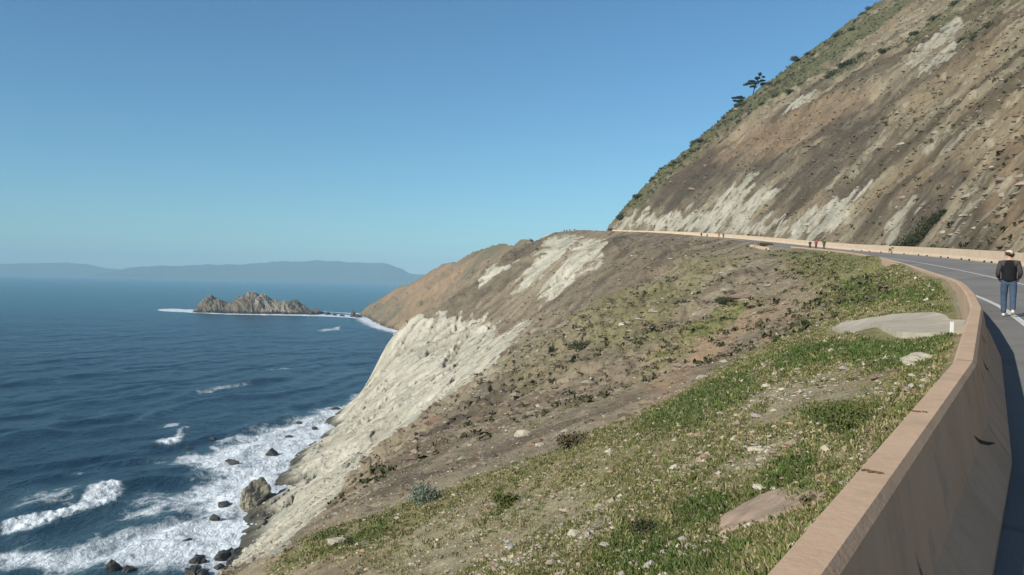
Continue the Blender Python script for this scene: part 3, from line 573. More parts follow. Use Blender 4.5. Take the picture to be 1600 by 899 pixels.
# ---------------------------------------------------------------- haze
HAZE=True
if HAZE:
    bx=[(-15500,-900,-12),(9000,-900,-12),(9000,15500,-12),(-15500,15500,-12)]; V=[(a,b,c) for a,b,c in bx]+[(a,b,420) for a,b,c in bx]
    ho=mesh_py('haze',V,[(0,3,2,1),(4,5,6,7),(0,1,5,4),(1,2,6,5),(2,3,7,6),(3,0,4,7)])
    m=bpy.data.materials.new('haze'); m.use_nodes=True; n=m.node_tree.nodes; n.remove(n['Principled BSDF'])
    pv=n.new('ShaderNodeVolumePrincipled'); pv.inputs['Color'].default_value=(.50,.80,1,1); pv.inputs['Density'].default_value=1.1e-4; pv.inputs['Anisotropy'].default_value=-.15
    m.node_tree.links.new(pv.outputs[0],n['Material Output'].inputs['Volume']); ho.data.materials.append(m)
    tag(ho,'thin pale sea haze over the whole bay','haze',kind='stuff')
# ---------------------------------------------------------------- road
m_asph=mat('asphalt',(.24,.23,.215),.85,.3); g=NG(m_asph); co=g.co()
cc=g.mix(g.mapr(g.noise(.25,5,.6,co),.35,.65,0,1),(.20,.190,.175),(.27,.255,.235)); cc=g.mix(g.mapr(g.noise(60,3,.6,co),.3,.7,0,.5),cc,(.12,.115,.105)); ck=g.new('ShaderNodeTexVoronoi',feature='DISTANCE_TO_EDGE'); g.l(co,ck.inputs['Vector']); ck.inputs['Scale'].default_value=.16; cc=g.mix(g.math('MULTIPLY',g.mapr(ck.outputs[0],.0,.012,1,0),g.mapr(g.noise(.12,3,.5,co),.45,.6,0,.75)),cc,(.06,.058,.055)); cc=g.mix(g.mapr(g.noise(.5,3,.4,g.scaled(co,(1,.35,1))),.56,.60,0,.35),cc,(.13,.125,.115))
g.l(cc,g.b.inputs['Base Color']); g.l(g.bump(g.noise(120,3,.6,co),.4,.004),g.b.inputs['Normal'])
m_line=mat('road_paint',(.72,.72,.68),.7,.3); g=NG(m_line); g.l(g.mix(g.mapr(g.noise(14,5,.7,g.co()),.5,.62,0,.75),(.66,.66,.62),(.2,.195,.185)),g.b.inputs['Base Color'])
def strip(name,s0,s1,qs,dz,m,step=1.0,s_extra=None):
    S=np.arange(s0,s1,step); V=[]
    for s in S:
        for q in qs:
            X,Y,Z=at(s,q); V.append((X,Y,Z+CROSS*q+dz))
    n=len(qs); F=[(i*n+j,i*n+j+1,(i+1)*n+j+1,(i+1)*n+j) for i in range(len(S)-1) for j in range(n-1)]
    return mesh_py(name,V,F,m,smooth=True)
rd=strip('road',-25,440,[.02,1.2,3,4.5,6.5,8,ROADW+.35],.012,m_asph); tag(rd,'grey asphalt roadway curving around the cove','road',kind='structure')
l1=strip('road_edge_line',-25,420,[1.12,1.27],.018,m_line); tag(l1,'white painted line along the sea side of the road','road marking',kind='structure')
l2=strip('road_centre_line',-25,420,[4.40,4.54],.018,m_line); tag(l2,'faded white line along the middle of the road','road marking',kind='structure')
# ---------------------------------------------------------------- barriers
def concrete(name,c1,c2):
    m=mat(name,c1,.85,.25); g=NG(m); co=g.co()
    k=g.mix(g.mapr(g.noise(.8,6,.65,co),.35,.65,0,1),c1,c2); k=g.mix(g.mapr(g.noise(7,6,.7,co),.52,.75,0,.35),k,tuple(.55*c for c in c1)); k=g.mix(g.mapr(g.noise(90,3,.6,co),.35,.65,0,.25),k,tuple(.7*c for c in c1)); k=g.mix(g.mapr(g.noise(1.6,6,.7,g.scaled(co,(1,1,.12)),.6),.5,.7,0,.45),k,tuple(.5*c for c in c1)); k=g.mix(g.mapr(g.noise(3.1,5,.6,co),.60,.66,0,.4),k,(.30,.27,.22))
    g.l(k,g.b.inputs['Base Color']); b=g.bump(g.noise(25,5,.6,co),.35,.01); g.l(g.bump(g.noise(140,3,.6,co),.3,.003,b),g.b.inputs['Normal']); return m
m_wall=concrete('barrier_concrete',(.58,.405,.27),(.52,.355,.235))
m_wall2=concrete('barrier_concrete_pale',(.62,.48,.335),(.56,.43,.30))
m_dark=mat('scuff_and_slot_shade',(.03,.025,.022),.8,.2)  # tyre rubber on the near barrier, painted shade in the drain slots
m_debris=mat('dry_debris',(.13,.08,.045),.9,.1)
def barrier(name,s0,s1,joints,qoff,h,mirror=1,base=0.0,m=m_wall,hfun=None):
    """cast concrete barrier: a flat chamfered top and a face that flares at the foot, laid in straight casts between the joints"""
    prof=[(-.005,-1.0),(-.005,h-.03),(.02,h),(.13,h),(.155,h-.03),(.235,.33),(.40,.085),(.40,-.25)]
    if joints is None:
        S=np.arange(s0,s1,2.0)
    else:
        S=np.array(joints)
    V=[];F=[];n=len(prof)
    rows=[]
    for k,s in enumerate(S):
        x,y,z=at(s,0); x2,y2,_=at(s,1); nx,ny=x2-x,y2-y
        q0=qoff if np.isscalar(qoff) else qoff(s)
        zb=z+CROSS*max(q0,0)+base
        hh=1.0
        rows.append([(x+nx*(q0+mirror*a),y+ny*(q0+mirror*a),zb+b) for a,b in prof])
    for r in rows: V+=r
    for i in range(len(rows)-1):
        for j in range(n-1):
            f=(i*n+j,i*n+j+1,(i+1)*n+j+1,(i+1)*n+j); F.append(f if mirror>0 else f[::-1])
    F.append(tuple(range(n))[::(-1 if mirror>0 else 1)]); F.append(tuple(range((len(rows)-1)*n,len(rows)*n))[::(1 if mirror>0 else -1)])
    o=mesh_py(name,V,F,m); return o
J=[-24,-18,-12,-6]+[-1.0,7.42,14.2,18.6,23.2,28]+list(np.arange(33,157,5.0))
b1=barrier('concrete_barrier',0,0,J,0,WALLH); tag(b1,'long tan concrete barrier in the foreground, its shaded face with tyre scuffs','barrier','concrete barriers along the road')
b2=barrier('concrete_barrier',0,0,list(np.arange(162,181,6.0)),lambda s:-2.2,.62,m=m_wall2,base=-.25); tag(b2,'short separate piece of pale concrete barrier standing alone beside the dirt shoulder','barrier','concrete barriers along the road')
b3=barrier('concrete_barrier',0,0,list(np.arange(198,430,5.0)),0,WALLH,m=m_wall2); tag(b3,'far stretch of pale barrier crossing above the slope to the skyline','barrier','concrete barriers along the road')
b4=barrier('concrete_barrier',0,0,list(np.arange(-20,368,5.0)),lambda s:ROADW+.45,1.05,mirror=-1,m=m_wall2); tag(b4,'tall tan barrier at the foot of the hillside with drain slots along its base','barrier','concrete barriers along the road')
# drain slots of the hillside barrier: dark plugs painting the shade inside (s positions)
for s in DRAINS:
    V=[];n=9
    for k in range(n):
        a=math.pi*k/(n-1); ds=-.42*math.cos(a); hz=.16*math.sin(a)
        for qq in (0,):
            x,y,z=at(s+ds,ROADW+.45-.405-.004); V.append((x,y,z+CROSS*(ROADW+.04)+.015+hz))
    cx,cy,cz=at(s,ROADW+.45-.405+.05)
    V2=[]
    for v in V:
        V2.append(v)
    for v in V: V2.append((v[0]+(cx-V[4][0])*.9,v[1]+(cy-V[4][1])*.9,v[2]))
    F=[tuple(range(n))]+[(i,i+1,n+i+1,n+i) for i in range(n-1)]+[tuple(range(2*n-1,n-1,-1))]
    o=mesh_py('drain_slot_shade',V2,F,m_dark,parent=b4)
# tyre scuffs on the shaded face
def scuff(pts,wd):
    A_=np.array(pts); tt=np.linspace(0,len(pts)-1,16); pts=list(zip(np.interp(tt,range(len(A_)),A_[:,0]),np.interp(tt,range(len(A_)),A_[:,1])))
    V=[];F=[]
    for k,(s,hh) in enumerate(pts):
        w_=wd*math.sin(math.pi*(k+.35)/(len(pts)-.3))
        for e in (-1,1):
            b=hh+e*w_*.5
            if b>.33: a=.155+(.235-.155)*(WALLH-.03-b)/(WALLH-.03-.33)
            else: a=.235+(.40-.235)*(.33-b)/(.33-.085)
            # straight casts between joints
            Js=np.array(J); i=int(np.clip(np.searchsorted(Js,s)-1,0,len(Js)-2)); t=(s-Js[i])/(Js[i+1]-Js[i])
            P0=np.array(at(Js[i],0)); P1=np.array(at(Js[i+1],0)); N0=np.array(at(Js[i],1))-P0; N1=np.array(at(Js[i+1],1))-P1; N0[2]=N1[2]=0
            A=P0+N0*(a+.004); B=P1+N1*(a+.004); p=A+(B-A)*t; V.append((p[0],p[1],p[2]+b))
    for k in range(len(pts)-1): F.append((2*k,2*k+1,2*k+3,2*k+2))
    return mesh_py('tyre_scuff',V,F,m_dark,parent=b1)
for p,wd in ((([(3.62,.52),(3.66,.44),(3.72,.36),(3.78,.28),(3.85,.22)]),.022),(([(6.35,.44),(6.6,.36),(6.9,.29),(7.2,.24)]),.028),(([(9.3,.62),(9.7,.5),(10.2,.4),(10.8,.32)]),.028),(([(10.8,.7),(11.3,.6),(11.8,.5)]),.028),(([(8.2,.64),(8.35,.56),(8.5,.48)]),.03)):
    scuff(p,wd)
def joint(s):
    prof=[(-.008,.0),(-.008,WALLH-.03),(.02,WALLH+.003),(.13,WALLH+.003),(.158,WALLH-.03),(.238,.33),(.403,.085)]
    V=[]; p0=np.array(at(s,0)); p1=np.array(at(s,1)); N=p1-p0; N[2]=0; T=np.array([-N[1],N[0],0])
    for e in (-.006,.006):
        for a,b_ in prof: p=p0+N*a+T*e; V.append((p[0],p[1],p[2]+b_))
    n=len(prof); mesh_py('cast_joint',V,[(i,i+1,n+i+1,n+i) for i in range(n-1)],m_joint,parent=b1)
m_joint=mat('joint_filler',(.12,.09,.065),.9,.1)
for s_ in J[4:16]: joint(s_)
# ---------------------------------------------------------------- concrete drainage chute and sandstone slab
def sheet(name,poly,thick,m,up=.03,noise_amp=0.0,res=.25,seed=1):
    P=np.array(poly); bm=bmesh.new()
    nx=int((P[:,0].max()-P[:,0].min())/res)+2; ny=int((P[:,1].max()-P[:,1].min())/res)+2
    xs=np.linspace(P[:,0].min()-.05,P[:,0].max()+.05,nx); ys=np.linspace(P[:,1].min()-.05,P[:,1].max()+.05,ny)
    X,Y=np.meshgrid(xs,ys,indexing='ij'); ed=fbm(X/.8,Y/.8,3,seed)*.35*res*2; ed2=fbm(X/.8,Y/.8,3,seed+5)*.35*res*2
    M=poly_mask((X+ed).ravel(),(Y+ed2).ravel(),poly,.02).reshape(X.shape)>.5
    Z,S,Q=height(X,Y); Z=Z+up+noise_amp*fbm(X/.5,Y/.5,4,seed)
    V=[];F=[];id={}
    def v(i,j,t):
        k=(i,j,t)
        if k not in id: id[k]=len(V); V.append((X[i,j],Y[i,j],Z[i,j]-(thick if t else 0)))
        return id[k]
    cells={(i,j) for i in range(nx-1) for j in range(ny-1) if M[i,j] and M[i+1,j] and M[i,j+1] and M[i+1,j+1]}
    for i,j in cells:
        F.append((v(i,j,0),v(i+1,j,0),v(i+1,j+1,0),v(i,j+1,0)))
        for (a,b,c,d,nb) in ((i,j,i+1,j,(i,j-1)),(i+1,j,i+1,j+1,(i+1,j)),(i+1,j+1,i,j+1,(i,j+1)),(i,j+1,i,j,(i-1,j))):
            if nb not in cells: F.append((v(a,b,0),v(a,b,1),v(c,d,1),v(c,d,0)))
    return mesh_py(name,V,F,m,smooth=False)
m_chute=concrete('chute_concrete',(.50,.44,.34),(.36,.315,.24))
def chute():
    cl=np.array([(8.15,14.5,.62),(8.15,16.4,.66),(9.4,20.2,.78),(11.0,25.6,.72),(12.1,29.3,.5),(12.9,33.0,.15)])
    t=np.linspace(0,len(cl)-1,60); P=np.stack([np.interp(t,range(len(cl)),cl[:,k]) for k in range(3)],1)
    for r in range(5): P[1:-1]=.25*P[:-2]+.5*P[1:-1]+.25*P[2:]
    T=np.gradient(P[:,:2],axis=0); T/=np.linalg.norm(T,axis=1)[:,None]; N=np.stack([T[:,1],-T[:,0]],1); V=[];F=[];U=np.linspace(-1,1,13)
    for lay in (0,1):
        for i in range(60):
            for u in U:
                wob=1+.10*float(fbm(np.array([i/5.]),np.array([u]),2,9)[0]); x=P[i,0]+N[i,0]*u*P[i,2]*wob; y=P[i,1]+N[i,1]*u*P[i,2]*wob
                V.append([x,y,0 if lay==0 else -.35])
    V=np.array(V); z=height(V[:,0],V[:,1])[0]; V[:,2]+=z+.03-.04*(1-np.tile(np.abs(U)**2,120)); n=13
    for i in range(59):
        for k in range(12): F.append((i*n+k,i*n+k+1,(i+1)*n+k+1,(i+1)*n+k))
        a=i*n; F.append((a,a+n,a+n+780,a+780)); a=i*n+12; F.append((a,a+780,a+n+780,a+n))
    F.append(tuple(list(range(13))+list(range(792,779,-1))))
    return mesh_py('drainage_chute',V,F,m_chute,smooth=False)
ch_=chute(); tag(ch_,'pale grey concrete drainage chute running down the grass from the barrier','drainage chute')
m_slab=mat('sandstone',(.36,.27,.19),.9,.15); g=NG(m_slab); co=g.co(); g.l(g.mix(g.mapr(g.noise(5,6,.65,co),.3,.7,0,1),(.41,.30,.215),(.25,.185,.13)),g.b.inputs['Base Color']); b=g.bump(g.noise(3,6,.6,co),.6,.08); g.l(g.bump(g.noise(40,4,.6,co),.4,.01,b),g.b.inputs['Normal'])
def slab():
    P=np.array(SLAB_CLEAR); n=90; L=np.concatenate([[0],np.cumsum(np.hypot(*(np.roll(P,-1,0)-P).T))]); Pc=np.vstack([P,P[:1]]); t=np.linspace(0,L[-1],n,endpoint=False)
    B=np.stack([np.interp(t,L,Pc[:,k]) for k in (0,1)],1)
    for r in range(3): B=.25*np.roll(B,1,0)+.5*B+.25*np.roll(B,-1,0)
    B=B+np.stack([fbm(t/.25,t*0+1,3,3),fbm(t/.25,t*0+9,3,4)],1)*.03; ax=P.mean(0); V=[];F=[]
    for f,dz_ in ((1.0,-.3),(1.01,.0),(.985,.03),(.94,.045),(.75,.055),(.5,.06),(.25,.06),(.05,.06)):
        Q_=ax+(B-ax)*f; z=height(Q_[:,0],Q_[:,1])[0]+dz_+(.035*fbm(Q_[:,0]/.35,Q_[:,1]/.35,4,8) if dz_>0 else 0); V+=[(a,b_,c_) for (a,b_),c_ in zip(Q_,z)]
    for k in range(7):
        for i_ in range(n): j_=(i_+1)%n; F.append((k*n+i_,k*n+j_,(k+1)*n+j_,(k+1)*n+i_))
    F.append(tuple(range(7*n,8*n))); return mesh_py('stone_slab',V,F,m_slab,smooth=True)
sl=slab(); tag(sl,'flat reddish tan stone slab lying in the grass against the near barrier','stone slab')
# ================================================================ things
P_EMPTY=None
def rock_geo(sub,seed,sx,sy,sz,rough=.35,flat=.0):
    bm=bmesh.new(); bmesh.ops.create_icosphere(bm,subdivisions=sub,radius=1)
    V=np.array([v.co[:] for v in bm.verts]); F=[[v.index for v in f.verts] for f in bm.faces]; bm.free()
    # angular: intersect with random cutting planes
    r=np.random.default_rng(seed); 
    for k in range(9):
        n=r.normal(size=3); n/=np.linalg.norm(n); h=r.uniform(.55,.85); d=V@n; m=d>h; V[m]-=np.outer(d[m]-h,n)
    nn=fbm(V[:,0]*1.3+seed,V[:,1]*1.3+V[:,2]*.9,4,seed)*rough+fbm(V[:,2]*4+seed,V[:,0]*4-V[:,1]*3,3,seed+3)*rough*.35
    V=V*(1+nn)[:,None]*np.array([sx,sy,sz])
    return V,F
def rock_mat(name,c1,c2,wet=False):
    m=mat(name,c1,.5 if wet else .9,.3 if wet else .12); g=NG(m); co=g.co()
    k=g.mix(g.mapr(g.noise(.7,7,.65,co),.35,.65,0,1),c1,c2); g.l(k,g.b.inputs['Base Color']); g.l(g.bump(g.noise(1.2,8,.7,co),.8,.25),g.b.inputs['Normal']); return m
m_wetrock=rock_mat('wet_rock',(.035,.033,.03),(.07,.065,.055),True)
m_cliffrock=rock_mat('cliff_rock',(.30,.27,.20),(.17,.155,.115))
m_paler=rock_mat('pale_stone',(.52,.47,.37),(.38,.33,.25))
m_lav=rock_mat('grey_stone',(.50,.46,.45),(.40,.37,.36))
def place(px_unused=None): pass
def rock(name,loc,size,seed,m,label,cat='rock',group=None,sub=3,rz=0):
    V,F=rock_geo(sub,seed,*size); o=mesh_py(name,V,F,m,smooth=False,loc=loc); o.rotation_euler=(0,0,rz)
    return tag(o,label,cat,group)
G_S='rocks standing in the surf'
for (x,y,sz,seed,lab) in SURF: 
    rock('sea_rock',(x,y,sz[2]*.25),sz,seed,m_wetrock,lab,'rock',G_S,rz=seed)
# boulder heap at the foot of the cliff
r_=np.random.default_rng(3); bp=[]
for k in range(34):
    t=r_.uniform(0,1); x=-46.5-8.5*r_.uniform(0,1)**1.3+2*(t-.5); y=128+24*t; bp.append((x,y))
protos=[]
for k,(x,y) in enumerate(bp):
    sc_=r_.uniform(.6,1.7)
    if k<5:
        o=rock('boulder',(0,0,0),(1,.85,.7),50+k,m_wetrock,None,sub=3); protos.append(o)
    else:
        o=protos[k%5].copy(); C.objects.link(o)
    zz=max(float(height(np.array([x]),np.array([y]))[0][0]),0)
    o.location=(x,y,zz+.2*sc_); o.scale=(sc_,sc_,sc_*.9); o.rotation_euler=(r_.uniform(-.3,.3),r_.uniform(-.3,.3),r_.uniform(0,6))
    tag(o,('large' if sc_>1.3 else 'middling' if sc_>.95 else 'small')+' dark wet boulder '+('at the seaward edge of' if x<-51 else 'in the landward side of')+' the heap at the cliff foot','boulder','boulders heaped at the foot of the cliff')
rock('rock_outcrop',(-54.6,180,1.8),(3.0,4.5,4.2),33,m_cliffrock,'large brown rock block jutting from the cliff foot into the surf','rock',sub=5)
# ---------------------------------------------------------------- rocky islet
def islet():
    D0=1130.; sc=D0/1300
    pr=[(300,490),(306,488),(312,471),(318,463),(324,461),(330,466),(340,469),(352,474),(360,475),(366,468),(372,462),(380,457),(388,455),(397,454),(404,458),(409,455),(415,462),(420,467),(428,466),(436,469),(446,469),(452,466),(458,467),(464,473),(472,479),(480,483),(490,481),(497,484),(503,489),(510,491)]
    xs=np.array([(a-800)*sc for a,b in pr]); hs=np.array([(490.5-b)*sc*.9 for a,b in pr])
    u=np.linspace(xs[0],xs[-1],420); v=np.linspace(-42,42,160); U,Vv=np.meshgrid(u,v,indexing='ij')
    sl=U+Vv*.35
    H=np.interp(U+fbm(U/12,Vv/12,3,5)*3,xs,hs)
    Z=H*np.clip(1-(np.abs(Vv+6*np.sin(U/21))/36)**1.6,-.4,1)
    f=np.clip(H/10,0,1)
    Z+=f*(ridged((U*.8+Vv*.6)/13,(Vv*.8-U*.6)/38,5,9,.55)-.3)*4.3+f*fbm(U/6,Vv/6,4,10)*2.6-1.2
    P=np.stack([U,Vv+D0+10,Z],-1).reshape(-1,3); n0,n1=U.shape; I=np.arange(n0*n1).reshape(n0,n1)
    F=np.stack([I[:-1,:-1],I[1:,:-1],I[1:,1:],I[:-1,1:]],-1).reshape(-1,4)
    F=F[P[F][:,:,2].max(1)>-2]
    x,y,z=P.T; st=fbm((x*.8+y*.5)/5,(z*1.5)/9,4,12)
    c=lerp(col(.16,.135,.10),col(.27,.23,.17),np.clip(.4+1.6*st,0,1))
    pale=sstep(.1,.5,1-np.abs((x+318)/26-(z-8)/-22)) # slanting pale band on the right flank
    c=lerp(c,col(.46,.41,.33),np.clip(pale*(.6+st),0,.85)*(z>3))
    c=lerp(c,col(.30,.27,.20),sstep(-440,-425,-np.abs(x+415)-440+20)*.5*(z>10))
    c=c*np.array([[.72,.69,.66]]); c=lerp(c,col(.04,.038,.034),sstep(5,2,z+st*3))
    m=mat('islet_rock',rough=.92,spec=.12); g=NG(m); co=g.co(); v_=g.mapr(g.noise(.35,6,.65,co),.3,.7,.7,1.3)
    cc=g.new('ShaderNodeVectorMath',operation='SCALE'); g.l(g.attr('Col','Color'),cc.inputs[0]); g.l(v_,cc.inputs['Scale']); g.l(cc.outputs[0],g.b.inputs['Base Color']); g.l(g.bump(g.noise(.5,6,.65,co),.7,1.2),g.b.inputs['Normal'])
    tag(mesh_np('rock_islet',P,F,m,colors=c,smooth=False),'craggy grey rock islet with white surf along its foot, off the headland','islet')
islet()
for k,(px,h,w_,d) in enumerate([(513,3.5,5,1120),(524,2.2,4,1105),(535,2.2,5,1090),(553,8.5,4.5,1075),(561,4,5,1065)]):
    x=(px-800)/1300*d
    rock('sea_stack',(x,d,h*.2),(w_,w_,h),70+k,m_wetrock,['low dark rock just beyond the tail of the islet','small dark rock in the gap between islet and headland','flat dark rock awash between islet and headland','pointed dark rock pinnacle standing off the headland tip','dark rock at the very foot of the far headland'][k],'rock','dark rocks between islet and headland',sub=3)
# ---------------------------------------------------------------- leaves and shrubs
def leaf_mat(name,c1,c2):
    m=mat(name,c1,.75,.2); g=NG(m); k=g.mix(g.mapr(g.noise(2.2,4,.6,g.co()),.35,.65,0,1),c1,c2)
    g.l(k,g.b.inputs['Base Color']); return m
m_scrub=leaf_mat('scrub_leaves',(.045,.055,.025),(.10,.10,.05)); m_scrubdry=leaf_mat('dry_scrub',(.13,.105,.06),(.085,.08,.04))
m_silver=leaf_mat('silver_leaves',(.22,.25,.19),(.13,.15,.11)); m_treeleaf=leaf_mat('tree_leaves',(.022,.035,.018),(.045,.06,.03))
m_bark=mat('bark',(.07,.055,.045),.9,.1); m_weed=leaf_mat('yellow_weeds',(.07,.10,.03),(.15,.14,.045)); m_ivy=leaf_mat('ivy',(.028,.036,.016),(.05,.058,.024))
def leaf_cloud(cen,rad,n,size,rg,flat=.5,V=None,F=None):
    cen=np.array(cen,float); 
    u=rg.normal(size=(n,3)); u/=np.linalg.norm(u,axis=1)[:,None]; rr=rg.uniform(.35,1,n)**.5
    p=cen+u*rr[:,None]*np.array(rad)*(1+.25*rg.normal(size=(n,1)))
    a=rg.normal(size=(n,3)); a/=np.linalg.norm(a,axis=1)[:,None]; b=np.cross(a,rg.normal(size=(n,3))); b/=np.linalg.norm(b,axis=1)[:,None]
    s=size*rg.uniform(.5,1.3,(n,1))
    q=np.stack([p-a*s,p-b*s*flat,p+a*s,p+b*s*flat],1).reshape(-1,3)
    return q,np.arange(4*n).reshape(n,4)
def shrub_mesh(seed,rx,ry,rz,n,size,lobes=5):
    rg=np.random.default_rng(seed); V=[];F=[];o=0
    for k in range(lobes):
        c=(rg.uniform(-.55,.55)*rx,rg.uniform(-.55,.55)*ry,rg.uniform(.25,.7)*rz)
        q,f=leaf_cloud(c,(rx*.55,ry*.55,rz*.5),n//lobes,size,rg); V.append(q); F.append(f+o); o+=len(q)
    return np.concatenate(V),np.concatenate(F)
shr=[]
rs=np.random.default_rng(12)
def shrub_at(x,y,scale,k,label,group,zoff=-.1,m=None):
    global shr
    z=float(ground([x],[y])[0][0])
    if len(shr)<6:
        V,F=shrub_mesh(len(shr)+5,1.25,1.25,.9,900,.12); o=mesh_np('scrub_bush',V,F,m_scrub,smooth=False); shr.append(o)
    else: o=shr[k%6].copy(); C.objects.link(o)
    o.location=(x,y,z+zoff); o.scale=(scale,scale*rs.uniform(.8,1.2),scale*rs.uniform(.7,1.1)); o.rotation_euler=(0,0,rs.uniform(0,6))
    tag(o,label,'bush',group); return o
# bushes on the skyline of the hill: s along the road, h up the slope
k=0
XY=[]
for i in range(64):
    s=rs.uniform(358,388); h=6+rs.uniform(0,1)**.9*112
    if i<10: h=rs.uniform(40,60)
    XY.append((s,h))
CB=[rs.uniform(.115,.455) for _ in range(36)]
def crest0(b):
    d=np.arange(300,430,1.5); z=ground(b*d,d)[0]; k=int(np.argmax((z-50)/d)); return b*(d[k]-rs.uniform(0,9)),d[k]-rs.uniform(0,9)
for b_ in CB:
    x,y=crest0(b_); sc_=rs.uniform(1.0,2.1); big='large ' if sc_>1.6 else 'small '
    where='low on the skyline near the road end' if b_<.19 else 'on the skyline just below the dark shrubby tree' if b_<.2675 else 'on the skyline just above the windswept tree' if b_<.34 else 'high on the skyline above the windswept tree'
    shrub_at(x,y,sc_,k,big+'dark green bush '+where,'bushes on the skyline of the hill'); k+=1
HL=['lower end of the long dark patch below the skyline','middle of the long dark patch below the skyline','brightest part of the long dark patch below the skyline','upper end of the long dark patch below the skyline','very bottom tip of the long dark patch below the skyline','foot of the dark strip left of the high pale scar','lower dark strip left of the high pale scar','middle of the dark strip left of the high pale scar','upper dark strip left of the high pale scar','top of the dark strip left of the high pale scar','dark streak touching the right side of the high pale scar','dark streak a little right of the high pale scar','far end of the dark streak right of the high pale scar','scrubby shoulder beside the windswept tree','scrub just under the windswept tree','scrub a short way above the windswept tree','scrub above the upper pale chip on the hill','scrub edge nearing the long dark patch','scrub between the skyline and the long dark patch','olive scrub at the top edge of the hill','olive scrub in the topmost corner of the hill']
for i_,(px,s,h) in enumerate(BUSH_HILL):
    x,y,_=at(s,float(hillbase(s))+h); shrub_at(x,y,px,k,'dark bush in the '+HL[i_],'bushes on the face of the hill'); k+=1
# ivy-dark bush hugging the foot of the hill
def bigbush():
    rg=np.random.default_rng(5); V=[];F=[];o=0
    for t in np.linspace(0,1,9):
        s=BB[0]+(BB[1]-BB[0])*t; h=.6+t*4.6; x,y,_=at(s,float(ROADW+.6)+h); z=float(ground([x],[y])[0][0])
        rr=.5+1.5*math.sin(math.pi*min(1,t*.9+.1))
        q,f=leaf_cloud((x,y,z+.1),(rr*1.1,rr*1.1,rr*.8),1100,.14,rg); V.append(q);F.append(f+o);o+=len(q)
    tag(mesh_np('ivy_bush',np.concatenate(V),np.concatenate(F),m_ivy,smooth=False),'large dark green bush growing up the hill foot just above the barrier','bush')
bigbush()
def tree(name,loc,H,seed,lean,label,pads,size=.22):
    root=empty(name,loc); tag(root,label,'tree')
    rg=np.random.default_rng(seed); V=[];F=[];o=0; TV=[];TF=[]
    def tube(a,b,r0,r1,n=6,seg=5):
        nonlocal TV,TF
        a=np.array(a,float); b=np.array(b,float); d=b-a; up=np.array([0,0,1.]) if abs(d[2])<.9*np.linalg.norm(d) else np.array([1.,0,0])
        x=np.cross(d,up); x/=np.linalg.norm(x); y=np.cross(d,x); y/=np.linalg.norm(y); base=len(TV)
        for i in range(seg+1):
            t=i/seg; p=a+d*t+np.array([rg.normal(),rg.normal(),0])*.05*H*.1*(0<i<seg); r=r0+(r1-r0)*t
            for j in range(n):
                an=2*math.pi*j/n; TV.append(p+x*r*math.cos(an)+y*r*math.sin(an))
        for i in range(seg):
            for j in range(n): TF.append((base+i*n+j,base+i*n+(j+1)%n,base+(i+1)*n+(j+1)%n,base+(i+1)*n+j))
    top=np.array([lean*H,0,H*.8]); tube((0,0,-1),top*.55,.035*H,.022*H); tube(top*.55,top,.022*H,.012*H)
    for (dx,dz,rx,rz) in pads:
        c=np.array([dx*H,rg.uniform(-.1,.1)*H,dz*H]); st=top*rg.uniform(.35,.8); tube(st,c,.012*H,.006*H,5,3)
        for j in range(5):
            cc=c+np.array([rg.uniform(-.6,.6)*rx*H,rg.uniform(-.6,.6)*rx*H,rg.uniform(-.3,.3)*rz*H])
            q,f=leaf_cloud(cc,(rx*H*.5,rx*H*.5,rz*H*.45),220,size,rg); V.append(q);F.append(f+o);o+=len(q)
    mesh_py('trunk',TV,TF,m_bark,parent=root,smooth=True); mesh_np('crown',np.concatenate(V),np.concatenate(F),m_treeleaf,parent=root,smooth=False)
    return root
def crest(b):
    """where the hill's skyline stands along a bearing from the viewpoint (tangent b)"""
    d=np.arange(300,430,1.0); z=ground(b*d,d)[0]; k=int(np.argmax((z-50)/d)); return b*d[k],d[k],z[k]
x,y,z=crest(.2835); tree('windswept_tree',(x,y,z-.6),10.5,3,.22,'windswept tree with layered flat crown standing on the hill skyline',[(-.22,.56,.2,.09),(-.05,.66,.17,.09),(.1,.60,.2,.08),(.25,.80,.15,.1),(.33,.98,.09,.12),(.42,.72,.17,.06),(.05,.45,.15,.07),(.5,.88,.08,.05)])
x,y,z=crest(.2675); tree('dark_shrubby_tree',(x,y,z-.6),4.6,8,-.05,'small dark shrubby tree just below the windswept tree',[(-.5,.7,.3,.16),(-.1,.8,.35,.2),(.3,.75,.35,.22),(0,.45,.5,.2)])
# ---------------------------------------------------------------- plants and stones close by
def near_shrub(name,x,y,rx,rz,n,size,m,label,seed,lobes=6):
    z=float(ground([x],[y])[0][0]); V,F=shrub_mesh(seed,rx,rx,rz,n,size,lobes); o=mesh_np(name,V,F,m,smooth=False,loc=(x,y,z-.02)); return tag(o,label,'bush')
for a in NEARSH: near_shrub(*a[:7],globals()[a[7]],*a[8:])
for k,(x,y,w_,kind,lab) in enumerate(STONES):
    z=float(ground([x],[y])[0][0]); rock('stone',(x,y,z+w_*.12),(w_,w_*.75,w_*.42),200+k,m_lav if kind else m_paler,lab,'stone',None,sub=3,rz=k*1.7)
